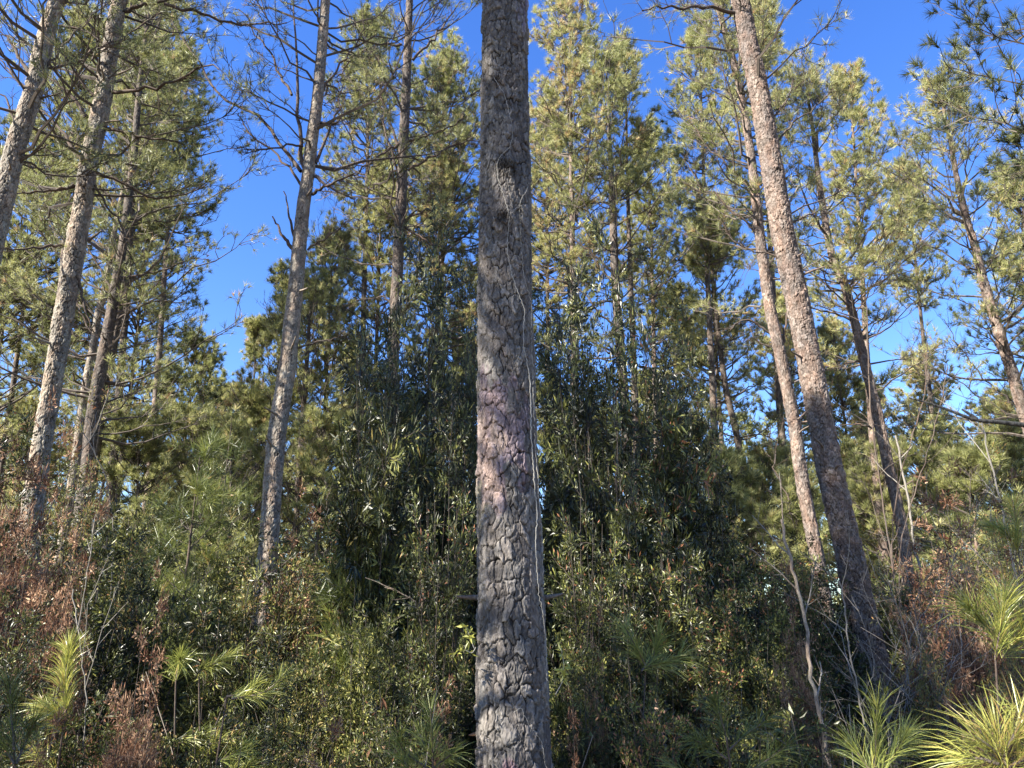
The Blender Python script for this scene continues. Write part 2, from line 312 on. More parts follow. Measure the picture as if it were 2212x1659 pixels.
def explicit_limb(root, base, px, D, w0, seed, dD=0.0, twig=10, tuft=0, name='limb', mat=None, trunk=None, sides=7, bare_tw=True):
    """one limb drawn from the photograph: runs at distance D (+dD at its end), with curling side twigs"""
    R = np.random.default_rng(seed); n = len(px)
    pts = np.array([P(x, y, D + dD * i / (n - 1)) for i, (x, y) in enumerate(px)])
    if trunk is not None: pts[0] = curve_at(trunk, np.array([pts[0][2]]))[0]
    M = 14; c, q, _ = resample(pts, M); L = q[-1]; jit = R.normal(0, .012, (M, 3)) * min(L, 2); jit[0] = 0; c = c + jit
    r = w0 / 2 * depth(pts[0]) / F; g = Geo(); f = q / L
    tubes(g, c, r * (1.15 - .85 * f) + .002, sides, 0, [.4])
    if twig:
        qs = R.uniform(.15, 1, twig) * (M - 1); i0 = np.minimum(qs.astype(int), M - 2); fr = (qs - i0)[:, None]
        sp = c[i0] * (1 - fr) + c[i0 + 1] * fr; tg = norm(c[i0 + 1] - c[i0])
        dr = norm(tg * .9 + norm(R.normal(size=(twig, 3))) * .8 + [0, 0, .1]); ln = R.uniform(.18, .6, twig) * min(1, L)
        m = np.linspace(0, 1, 7); cv = norm(np.cross(dr, R.normal(size=(twig, 3)))) * R.uniform(-.45, .45, (twig, 1))
        tw = sp[:, None] + (dr[:, None] * m[None, :, None] + cv[:, None] * (m ** 2)[None, :, None]) * ln[:, None, None] + R.normal(0, .008, (twig, 7, 3))
        tubes(g, tw, (.0055 * (1 - .65 * m))[None] * np.ones((twig, 1)), 3, 0, R.uniform(.1, .6, twig))
        k2 = twig * 3; a = np.repeat(np.arange(twig), 3); j = R.integers(2, 6, k2); sp2 = tw[a, j]; d2 = norm(norm(tw[a, j + 1 - (j == 6)] - tw[a, j - 1]) + norm(R.normal(size=(k2, 3))) * .9); l2 = R.uniform(.06, .22, k2)
        cv2 = norm(R.normal(size=(k2, 3))) * .35; m = np.linspace(0, 1, 4)
        tw2 = sp2[:, None] + (d2[:, None] * m[None, :, None] + cv2[:, None] * (m ** 2)[None, :, None]) * l2[:, None, None]
        tubes(g, tw2, (.0035 * (1 - .5 * m))[None] * np.ones((k2, 1)), 3, 0, R.uniform(.1, .6, k2))
        if tuft:
            i = R.integers(0, k2, tuft); needles(g, tw2[i, -1], d2[i] + [0, 0, .2], R, 22, .16, .0045, 1, 1, np.clip(R.normal(.42, .15, tuft), 0, .9))
    o = link(name, g.mesh(name, [mat or M_LIMB, M_NEED], base, True), root)
    return o

def hero(name, label, px, D, H, bark, seed, around, step, cr=None, limbs=(), pw=.05, ph=.1, disp=.01, group=None, knots=()):
    pts = [P(x, y, D) for x, y, _ in px]; rad = [w / 2 * depth(p) / F * math.cos(math.atan(abs(x - 1106) / F)) * (.97 if D < 5 else .90) for (x, y, w), p in zip(px, pts)]
    pts, rad = extend(pts, rad, H); base = np.array([pts[0][0], pts[0][1], 0.])
    root = empty(name, base, label, 'tree', group)
    zs = P(px[0][0], -60, D)[2]; k = int(np.searchsorted(pts[:, 2], zs)); k = min(max(k, 2), len(pts) - 2)
    g = Geo(); cc, qq, dk = resample(pts, 400); ra = np.interp(qq, dk, rad); ii = cc[:, 2] <= zs
    trunk_geo(g, cc[ii][::4], ra[ii][::4], around, step, pw, ph, disp, seed, 0, knots)
    jj = np.where(ii)[0][::4][-1]; tubes(g, cc[jj - 3:][::max(1, (400 - jj) // 14 )], ra[jj - 3:][::max(1, (400 - jj) // 14)] * .97, 14, 0, [.4])
    link('trunk', g.mesh('trunk', [bark], base, True), root)
    c, _, _ = resample(pts, 60)
    if cr:
        g = Geo(); crown(g, c, seed=seed, zt=H, **cr); link('crown', g.mesh('crown', [M_TWIG, M_NEED], base), root)
    Rs = np.random.default_rng(seed + 7)
    for i in range(5 if D < 14 else 2):
        z = Rs.uniform(3.0, min(zs, 10)); p = curve_at(c, np.array([z]))[0]; a = Rs.uniform(-2.6, .0); ln = Rs.uniform(.15, .38); dd = np.array([math.cos(a), math.sin(a), Rs.uniform(-.1, .5)]) * ln
        if seed == 11: continue
        g = Geo(); rt = float(np.interp(z, pts[:, 2], rad)); q0 = p + dd / ln * rt * .7; tubes(g, resample(np.array([q0, q0 + dd * .6, q0 + dd + Rs.normal(0, .02, 3)]), 6)[0], np.linspace(.02, .008, 6), 6, 0, [.5]); link('branch_stub', g.mesh('branch_stub', [bark], base, True), root)
    for i, lb in enumerate(limbs):
        kw = dict(lb[2]) if len(lb) > 2 else {}
        explicit_limb(root, base, lb[0], D, lb[1], seed * 100 + i, trunk=None, **kw)
    return root, base, c

# ------------------------------------------------------------------ ground
def ground():
    m = bpy.data.materials.new('leaf_litter'); m.use_nodes = True; n = m.node_tree; b = n.nodes['Principled BSDF']
    tc = n.nodes.new('ShaderNodeTexCoord'); a = n.nodes.new('ShaderNodeTexNoise'); a.inputs['Scale'].default_value = 30; a.inputs['Detail'].default_value = 8; n.links.new(tc.outputs['Object'], a.inputs['Vector'])
    r = ramp(n, [(.3, (.03, .022, .015)), (.5, (.11, .07, .04)), (.65, (.2, .13, .08)), (.8, (.08, .09, .03))]); n.links.new(a.outputs['Fac'], r.inputs[0]); n.links.new(r.outputs[0], b.inputs['Base Color']); b.inputs['Roughness'].default_value = .95
    bp = n.nodes.new('ShaderNodeBump'); bp.inputs['Distance'].default_value = .05; n.links.new(a.outputs['Fac'], bp.inputs['Height']); n.links.new(bp.outputs[0], b.inputs['Normal'])
    N = 160; x = np.sinh(np.linspace(-4, 4, N)) / np.sinh(4) * 400; X, Y = np.meshgrid(x, x); Z = -.03 + .05 * np.sin(X * .7) * np.sin(Y * .9 + 1)
    g = Geo(); i = np.arange(N * N).reshape(N, N); g.add(np.stack([X, Y, Z], -1), np.stack([i[:-1, :-1], i[:-1, 1:], i[1:, 1:], i[1:, :-1]], -1).reshape(-1, 4))
    o = link('ground', g.mesh('ground', [m], (0, 0, 0), True)); tag(o, 'brown forest floor of pine straw and leaf litter', 'ground', kind='structure')
ground()

# ------------------------------------------------------------------ the near trunk
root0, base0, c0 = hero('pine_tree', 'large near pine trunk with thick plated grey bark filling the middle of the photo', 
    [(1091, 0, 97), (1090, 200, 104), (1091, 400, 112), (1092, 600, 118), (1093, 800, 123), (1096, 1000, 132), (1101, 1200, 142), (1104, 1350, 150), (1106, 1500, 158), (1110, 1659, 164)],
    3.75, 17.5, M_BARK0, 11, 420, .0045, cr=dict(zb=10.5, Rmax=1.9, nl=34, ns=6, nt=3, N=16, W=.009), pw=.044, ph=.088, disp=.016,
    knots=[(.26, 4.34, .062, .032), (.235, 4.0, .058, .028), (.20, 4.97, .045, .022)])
explicit_limb(root0, base0, [(1040, 1291), (1015, 1290), (987, 1289)], 3.75, 11, 5, twig=0, name='branch_stub', mat=M_BARK)
explicit_limb(root0, base0, [(1170, 1292), (1195, 1288), (1217, 1283)], 3.75, 10, 6, twig=0, name='branch_stub', mat=M_BARK)

def vine(px, w, label, seed):
    """a stem clinging to the front of the near trunk"""
    R = np.random.default_rng(seed); pts = []
    for x, y in px:
        p = P(x, y, 3.75); c = curve_at(c0, np.array([p[2]]))[0]
        # radius of the trunk here
        r = np.interp(y, [0, 400, 800, 1200, 1659], [97, 112, 123, 142, 164]) / 2 * depth(c) / F
        for _ in range(5):
            off = np.clip(p[0] - c[0], -r * 1.06, r * 1.06); dy = math.sqrt(max((r * 1.09) ** 2 - off ** 2, 0)); p = P(x, y, c[1] - dy - .004)
        pts.append(p)
    c, q, _ = resample(np.array(pts), len(px) * 8); c = c + R.normal(0, .0018, c.shape)
    g = Geo(); n = len(c); yy = np.interp(np.linspace(0, 1, n), np.linspace(0, 1, len(px)), [b for a, b in px]); rr = w / 2 * 3.9 / F * (1 + .2 * np.sin(q * 9 + seed) + R.normal(0, .08, n)) * np.interp(yy, [300, 600, 720, 1050, 1150, 1300], [.4, .5, 1, 1.1, .6, .5]); tubes(g, c, rr, 6, 0, [.5])
    o = link('climbing_vine', g.mesh('climbing_vine', [M_VINE], c[-1], True), None, c[-1]); tag(o, label, 'vine', 'vines climbing the near trunk')
vine([(1067, 167), (1090, 207), (1100, 245), (1107, 283), (1100, 317), (1076, 345), (1074, 365), (1080, 400), (1090, 430), (1100, 467), (1097, 510), (1097, 553), (1102, 575), (1107, 596), (1115, 620), (1124, 643), (1133, 670), (1131, 703), (1132, 753), (1140, 790), (1144, 820), (1146, 860), (1147, 903), (1149, 970), (1152, 1010), (1155, 1053), (1160, 1106), (1158, 1150), (1158, 1190), (1164, 1273), (1174, 1340), (1180, 1406), (1181, 1470)], 2.6, 'pale grey vine stem winding up the front of the near trunk past its two knots', 1)
vine([(1143, 395), (1136, 415), (1125, 433), (1123, 460), (1124, 483), (1127, 553), (1131, 590), (1138, 620), (1146, 646), (1148, 700), (1149, 753), (1151, 800), (1153, 886), (1156, 960), (1162, 1036), (1165, 1086), (1170, 1140), (1172, 1200), (1174, 1260)], 2.0, 'thinner pale vine running close to the right edge of the near trunk', 2)
vine([(1108, 1540), (1125, 1530), (1133, 1545), (1150, 1575), (1168, 1600), (1176, 1640), (1180, 1659)], 1.6, 'thin vine arching across the foot of the near trunk', 3)

# ------------------------------------------------------------------ the tall pines one can tell apart
G1 = 'tall pines standing around the near trunk'
hero('pine_tree', 'second trunk from the left edge, pale sunlit bark, long bare limbs reaching right',
    [(258, 0, 36), (238, 110, 40), (215, 250, 44), (192, 350, 44), (178, 450, 46), (160, 550, 50), (143, 650, 50), (126, 750, 48), (110, 850, 47), (95, 930, 48), (85, 1000, 50), (70, 1100, 54), (58, 1230, 58)],
    9.0, 17, M_BARKL, 21, 170, .010, cr=dict(zb=7.6, Rmax=2.4, nl=60, ns=7, nt=4, N=16, W=.007, bare=.1), pw=.05, ph=.11, disp=.018, group=G1,
    limbs=[([(237, 198), (333, 187), (387, 173), (430, 147), (473, 142)], 7, dict(dD=-.6, tuft=14, twig=14)),
           ([(222, 277), (262, 284), (300, 293), (345, 302), (390, 305)], 7, dict(tuft=16, twig=16)),
           ([(205, 370), (245, 388), (290, 410), (330, 425), (400, 418), (450, 400)], 6, dict(dD=.5, tuft=18, twig=16)),
           ([(173, 343), (155, 315), (133, 283), (100, 248), (77, 227)], 7, dict(twig=8)),
           ([(187, 253), (165, 220), (143, 197), (118, 177), (97, 160)], 8, dict(twig=8)),
           ([(205, 210), (170, 165), (145, 130), (120, 100), (85, 60)], 6, dict(dD=-.5, twig=10, tuft=6)),
           ([(160, 400), (130, 409), (100, 412), (55, 416), (20, 415)], 6, dict(dD=-.4, twig=10, tuft=5)),
           ([(190, 520), (207, 508), (220, 497)], 7, dict(twig=0)),
           ([(140, 530), (100, 534), (60, 537), (0, 540)], 6, dict(dD=-.6, twig=12, tuft=6)),
           ([(270, 25), (300, 15), (340, 5), (390, -5)], 8, dict(twig=8, tuft=8)),
           ([(168, 600), (178, 640), (190, 690), (205, 730)], 5, dict(twig=8)),
           ([(205, 400), (250, 470), (275, 540), (290, 600)], 4, dict(twig=12, dD=.5)),
           ([(250, 40), (275, 90), (310, 150), (350, 220)], 4, dict(twig=12, dD=.8, tuft=10)),
           ([(355, 8), (440, 35), (500, 48), (560, 55), (620, 48)], 6, dict(dD=.4, tuft=16, twig=16))])
hero('pine_tree', 'leaning pine in the top left corner whose trunk runs out past the left edge',
    [(128, -10, 38), (110, 40, 40), (92, 110, 44), (75, 190, 46), (52, 260, 48), (30, 330, 50), (15, 400, 52), (-2, 470, 54)],
    8.0, 16.5, M_BARKL, 31, 170, .010, cr=dict(zb=7.4, Rmax=2.4, nl=60, ns=7, nt=4, N=16, W=.007), pw=.05, ph=.11, disp=.018, group=G1,
    limbs=[([(62, 158), (45, 130), (30, 100), (0, 70)], 7, dict(twig=6)),
           ([(40, 330), (33, 280), (25, 240), (10, 215), (-10, 195)], 7, dict(twig=6)),
           ([(100, 145), (130, 105), (180, 55), (240, 5)], 4, dict(twig=8, tuft=5)),
           ([(38, 352), (70, 332), (105, 312)], 6, dict(twig=0)),
           ([(100, 148), (160, 135), (200, 112), (250, 85), (300, 55), (370, 10)], 5, dict(twig=12, dD=.5, tuft=6)),
           ([(128, 57), (165, 60), (195, 72), (215, 88)], 5, dict(twig=8)),
           ([(82, 213), (110, 207), (133, 200)], 4, dict(twig=4)),
           ([(60, 195), (30, 165), (0, 128)], 6, dict(twig=5))])
hero('pine_tree', 'slender pale pine with a broken snag and bare upright side stems',
    [(703, 0, 22), (694, 120, 25), (685, 220, 27), (674, 300, 28), (665, 380, 30), (655, 450, 32), (648, 520, 34), (640, 610, 36), (630, 700, 40), (620, 800, 42), (607, 880, 44), (597, 950, 45), (590, 1030, 46), (585, 1110, 46)],
    10.0, 17.5, M_BARKL, 41, 170, .010, cr=dict(zb=8.3, Rmax=2.5, nl=60, ns=7, nt=4, N=16, W=.006, bare=.3, dens=.65, tint0=.4), pw=.05, ph=.09, disp=.010, group=G1,
    limbs=[([(657, 362), (648, 325), (645, 280), (643, 200), (640, 120), (632, -5)], 8, dict(twig=14, tuft=4)),
           ([(682, 352), (697, 315), (720, 260), (733, 225), (742, 180)], 6, dict(twig=14)),
           ([(650, 370), (617, 325), (600, 295), (550, 245), (515, 233), (463, 197), (427, 133), (355, 20)], 7, dict(twig=26, dD=.8, tuft=14)),
           ([(650, 400), (617, 353), (585, 322), (550, 300), (513, 243)], 5, dict(twig=22)),
           ([(655, 315), (625, 312), (595, 318), (560, 325), (525, 330)], 4, dict(twig=22, dD=-.5)),
           ([(678, 380), (700, 395), (727, 413), (770, 430)], 6, dict(twig=16)),
           ([(675, 420), (695, 405), (737, 388), (775, 375)], 6, dict(twig=18, dD=-.6)),
           ([(641, 530), (632, 495), (622, 450), (614, 414)], 6, dict(twig=0)),
           ([(636, 545), (622, 525), (608, 505), (590, 470)], 8, dict(twig=0)),
           ([(665, 540), (690, 523), (715, 508), (745, 480), (757, 470)], 4, dict(twig=16, tuft=10)),
           ([(640, 752), (680, 740), (720, 733), (757, 720)], 4, dict(twig=14, tuft=8)),
           ([(690, 265), (720, 267), (745, 245)], 5, dict(twig=14)),
           ([(690, 205), (725, 150), (750, 120), (790, 60)], 5, dict(twig=18, tuft=14)),
           ([(630, 205), (600, 150), (565, 90), (520, 20)], 5, dict(twig=22, tuft=12, dD=.6))])
hero('pine_tree', 'dark pine trunk just left of the near trunk with bare limbs spreading both ways',
    [(885, -10, 16), (881, 100, 18), (877, 200, 21), (872, 300, 23), (868, 400, 25), (863, 500, 25), (858, 600, 26), (852, 700, 27), (847, 800, 28), (840, 900, 30), (832, 1000, 31), (826, 1100, 32), (818, 1250, 34)],
    12.6, 18, M_BARKD, 51, 90, .018, cr=dict(zb=8.6, Rmax=2.4, nl=54, ns=7, nt=4, N=16, W=.008, bare=.15, tint0=.4), pw=.05, ph=.10, disp=.014, group=G1,
    limbs=[([(864, 375), (848, 335), (838, 300), (828, 250), (828, 170)], 5, dict(twig=14)),
           ([(862, 310), (830, 330), (800, 352), (770, 372), (737, 390)], 5, dict(twig=16, dD=-.8)),
           ([(882, 368), (920, 345), (960, 325), (990, 310), (1038, 302)], 5, dict(twig=14, tuft=8)),
           ([(882, 305), (920, 295), (960, 280), (1000, 258)], 5, dict(twig=14, tuft=8)),
           ([(875, 480), (905, 450), (950, 415), (983, 390)], 3, dict(twig=12)),
           ([(875, 476), (905, 460), (960, 443), (1030, 420)], 4, dict(twig=14, tuft=6)),
           ([(875, 490), (905, 510), (945, 532), (985, 535)], 5, dict(twig=14, tuft=8)),
           ([(862, 480), (840, 465), (822, 440)], 4, dict(twig=10, tuft=8)),
           ([(862, 315), (845, 280), (822, 200), (815, 120)], 5, dict(twig=14)),
           ([(868, 95), (810, 100), (770, 120), (730, 165)], 5, dict(twig=16, tuft=10)),
           ([(892, 130), (930, 90), (965, 45), (1000, 0)], 5, dict(twig=14, tuft=14)),
           ([(848, 660), (825, 640), (800, 645), (770, 648)], 4, dict(twig=12))])
hero('pine_tree', 'thick reddish tan pine right of the near trunk, leaning left',
    [(1598, -10, 43), (1618, 100, 44), (1640, 200, 47), (1657, 300, 50), (1674, 400, 52), (1690, 500, 55), (1712, 600, 56), (1732, 700, 58), (1752, 800, 60), (1771, 900, 62), (1790, 1000, 65), (1812, 1100, 67), (1835, 1200, 70), (1855, 1300, 74), (1874, 1380, 78)],
    9.0, 18, M_BARKP, 61, 200, .009, cr=dict(zb=9.6, Rmax=2.4, nl=36, ns=7, nt=4, N=14, W=.007, bare=.2), pw=.055, ph=.075, disp=.019, group=G1,
    limbs=[([(1662, 270), (1680, 240), (1702, 213), (1715, 170)], 4, dict(twig=12, tuft=12)),
           ([(1672, 315), (1705, 275), (1735, 250), (1765, 228), (1795, 195)], 4, dict(twig=16, tuft=10)),
           ([(1702, 450), (1712, 425), (1726, 400)], 5, dict(twig=0, mat=M_PALE)),
           ([(1590, 28), (1545, 20), (1500, 15), (1475, 18), (1440, 10), (1390, 30)], 7, dict(twig=22, tuft=16, dD=-.8)),
           ([(1708, 490), (1730, 470), (1755, 462), (1790, 440)], 4, dict(twig=14, tuft=8)),
           ([(1690, 560), (1650, 545), (1600, 530), (1560, 480)], 3, dict(twig=12, tuft=8))])
hero('pine_tree', 'medium pine trunk standing close left of the thick reddish tan leaning pine',
    [(1545, -10, 12), (1575, 100, 14), (1600, 200, 17), (1617, 300, 19), (1630, 400, 22), (1640, 500, 24), (1652, 590, 26), (1666, 680, 28), (1684, 760, 29), (1700, 840, 30), (1716, 920, 31), (1730, 1020, 33), (1746, 1110, 34), (1765, 1200, 36), (1785, 1330, 38)],
    12.0, 15.5, M_BARKP, 71, 90, .016, cr=dict(zb=7.4, Rmax=2.0, nl=60, ns=7, nt=4, N=16, W=.008, bare=.12, tint0=.5), pw=.05, ph=.09, disp=.014, group=G1,
    limbs=[([(1636, 508), (1605, 480), (1575, 450), (1540, 420), (1508, 390), (1475, 343)], 4, dict(twig=16, tuft=8)),
           ([(1625, 415), (1595, 385), (1560, 350), (1520, 300), (1475, 245)], 4, dict(twig=16, tuft=10)),
           ([(1668, 722), (1640, 702), (1610, 693), (1590, 700), (1578, 712)], 5, dict(twig=10)),
           ([(1690, 745), (1697, 700), (1702, 660), (1712, 610)], 5, dict(twig=8)),
           ([(1664, 750), (1640, 740), (1625, 720), (1618, 700)], 3, dict(twig=8)),
           ([(1705, 1080), (1680, 1030), (1690, 900)], 2, dict(twig=8))])
hero('pine_tree', 'slim curving pine right of the thick leaning pine, its trunk wrapped in leafy vines',
    [(1757, 290, 10), (1770, 400, 13), (1785, 490, 16), (1800, 560, 18), (1822, 610, 20), (1840, 670, 21), (1857, 740, 23), (1872, 800, 25), (1890, 870, 26), (1905, 940, 27), (1920, 1010, 28), (1938, 1090, 28), (1950, 1150, 29), (1965, 1280, 30), (1977, 1400, 31)],
    13.5, 13.9, M_BARKP, 81, 80, .018, cr=dict(zb=6.3, Rmax=2.0, nl=62, ns=7, nt=4, N=16, W=.009, tint0=.62, bare=.08), pw=.05, ph=.09, disp=.014, group=G1,
    limbs=[([(1836, 690), (1815, 682), (1790, 674), (1745, 665)], 5, dict(twig=10)),
           ([(1815, 612), (1860, 600), (1920, 590), (1985, 582)], 3, dict(twig=16, tuft=8)),
           ([(1830, 625), (1870, 622), (1915, 612), (1950, 590)], 3, dict(twig=18)),
           ([(1818, 600), (1790, 590), (1760, 575), (1740, 560)], 3, dict(twig=12)),
           ([(1855, 780), (1830, 785), (1800, 798), (1775, 800)], 3, dict(twig=8)),
           ([(1887, 925), (1850, 917), (1810, 917)], 4, dict(twig=6))])
hero('pine_tree', 'bright tan trunked pine at the far right edge with a full yellow green crown',
    [(2052, 300, 9), (2070, 400, 14), (2090, 480, 18), (2108, 540, 21), (2125, 610, 24), (2143, 670, 26), (2165, 740, 28), (2185, 800, 30), (2205, 870, 31), (2230, 950, 33)],
    13.5, 13.6, M_BARKP, 91, 80, .018, cr=dict(zb=5.2, Rmax=2.5, nl=80, ns=7, nt=4, N=17, W=.010, tint0=.64), pw=.05, ph=.09, disp=.014, group=G1,
    limbs=[([(2140, 690), (2170, 660), (2212, 620)], 4, dict(twig=8, mat=M_PALE)), ([(2180, 870), (2120, 810), (2080, 760), (2040, 690)], 3, dict(twig=14, tuft=10))])
hero('pine_tree', 'whorled pine right of the near trunk with dark upper trunk',
    [(1318, 330, 11), (1322, 420, 15), (1325, 500, 18), (1328, 580, 20), (1333, 660, 21), (1340, 750, 22), (1348, 850, 23), (1353, 950, 24), (1360, 1050, 25)],
    16.0, 17.0, M_BARKD, 101, 70, .02, cr=dict(zb=7.2, Rmax=2.2, nl=84, ns=7, nt=4, N=17, W=.011, tint0=.58, bare=.05), pw=.05, ph=.085, disp=.008, group=G1,
    limbs=[([(1323, 610), (1305, 588), (1290, 570), (1277, 553)], 5, dict(twig=8)),
           ([(1338, 705), (1310, 690), (1290, 672), (1260, 635), (1215, 600), (1190, 598)], 4, dict(twig=14, tuft=6)),
           ([(1345, 705), (1380, 662), (1410, 640), (1440, 610), (1468, 580)], 4, dict(twig=14)),
           ([(1335, 590), (1355, 560), (1385, 540), (1420, 525)], 5, dict(twig=12, tuft=8)),
           ([(1325, 590), (1290, 555), (1255, 530), (1222, 505), (1170, 500)], 5, dict(twig=14, tuft=8))])
hero('pine_tree', 'thin pine with a dark crooked trunk between the dark shrubs and the thick leaning pine',
    [(1535, 560, 8), (1545, 650, 10), (1553, 730, 12), (1562, 800, 14), (1572, 860, 15), (1585, 910, 16), (1595, 960, 16), (1602, 1020, 17), (1612, 1090, 17), (1630, 1200, 18)],
    19.0, 13.6, M_BARKD, 111, 60, .022, cr=dict(zb=6.4, Rmax=1.7, nl=60, ns=6, nt=4, N=16, W=.012, tint0=.58), pw=.05, ph=.085, disp=.007, group=G1)
hero('pine_tree', 'foremost dark trunk in the tight clump of pines behind the left pines',
    [(300, 200, 14), (290, 330, 18), (278, 430, 20), (267, 520, 22), (253, 600, 24), (240, 680, 28), (225, 760, 31), (212, 830, 33), (200, 900, 34), (190, 1000, 35)],
    14.0, 18.5, M_BARKD, 121, 80, .018, cr=dict(zb=5.4, Rmax=2.7, nl=100, ns=7, nt=4, N=15, W=.009, tint0=.38), pw=.05, ph=.09, disp=.010, group=G1,
    limbs=[([(250, 640), (225, 600), (205, 560), (185, 530), (172, 490)], 5, dict(twig=10)),
           ([(262, 600), (310, 595), (360, 580), (410, 560), (450, 560)], 4, dict(twig=14, tuft=12)),
           ([(255, 660), (300, 650), (350, 600)], 4, dict(twig=12, tuft=8)),
           ([(240, 700), (290, 665), (340, 650), (400, 655)], 4, dict(twig=14, tuft=12))])
hero('pine_tree', 'leftmost thin trunk of the tight clump of pines, pale and sunlit low down',
    [(240, 540, 14), (228, 620, 17), (212, 680, 19), (203, 740, 20), (190, 810, 21), (178, 880, 22), (168, 960, 23)],
    15.5, 16.5, M_BARKL, 131, 70, .02, cr=dict(zb=7.0, Rmax=2.1, nl=50, ns=7, nt=4, N=15, W=.010, tint0=.45), pw=.05, ph=.09, disp=.008, group=G1,
    limbs=[([(205, 725), (185, 700), (172, 670), (165, 620)], 5, dict(twig=8)), ([(200, 730), (175, 735), (150, 700), (140, 650)], 4, dict(twig=8))])
hero('pine_tree', 'rightmost dark trunk of the tight clump of pines, half hidden by the foremost',
    [(285, 460, 12), (277, 560, 15), (262, 640, 18), (250, 720, 20), (238, 780, 22), (226, 840, 23), (215, 920, 24)],
    16.5, 17.5, M_BARKD, 141, 70, .02, cr=dict(zb=6.6, Rmax=2.3, nl=60, ns=7, nt=4, N=15, W=.010, tint0=.5), pw=.05, ph=.09, disp=.008, group=G1)
hero('pine_tree', 'thin pine trunk rising just right of the slender pale pine with the snag',
    [(668, 700, 8), (663, 780, 10), (657, 860, 13), (652, 940, 14), (646, 1020, 15), (641, 1100, 15), (635, 1200, 16)],
    19.0, 11.5, M_BARKD, 151, 60, .022, cr=dict(zb=3.8, Rmax=2.3, nl=80, ns=6, nt=4, N=16, W=.012, tint0=.55), pw=.05, ph=.085, disp=.007, group=G1)

# ------------------------------------------------------------------ pines further back (grown from where they stand)
GB = 'pines growing behind the tall near pines'
def back_pine(xt, yt, D, rpx, yb, label, seed, tint=.58, xb=None, nl=None, yellow=.02):
    top = P(xt, yt, D); H = top[2]; k = depth(P(xt, (yt + yb) / 2, D)) / F; Rm = rpx * k * 1.55
    zb = P(xt, min(yb + 110, 1290), D)[2]; xb = xt if xb is None else xb; b = P(xb, 1400, D)
    R = np.random.default_rng(seed); pts = np.array([[b[0], D, -.05], [b[0] * .7 + top[0] * .3 + R.uniform(-.1, .1), D, H * .35], [b[0] * .35 + top[0] * .65, D, H * .7], [top[0], D, H]])
    base = np.array([b[0], D, 0.]); root = empty('pine_tree', base, label, 'tree', GB)
    c, _, _ = resample(pts, 30); r0 = .045 + .0035 * H; rad = r0 * (1 - np.linspace(0, 1, 30)) ** .8 + .008
    g = Geo(); trunk_geo(g, c, rad, 28, .04, .05, .09, .006, seed); link('trunk', g.mesh('trunk', [M_BARKP if seed % 3 == 0 else M_BARKD], base, True), root)
    W = .00062 * D + .001; Nn = 42; nl = nl or int(55 * Rm ** .8 * max(1, (H - zb) / 5) * .85) + 20
    g = Geo(); crown(g, c, zb, H, Rm, seed, nl, 7, 2, Nn, .19, W, .12, .85, tint, lw=1.3, yellow=yellow, twigs=True, rtop=.6)
    link('crown', g.mesh('crown', [M_TWIG, M_NEED], base), root)
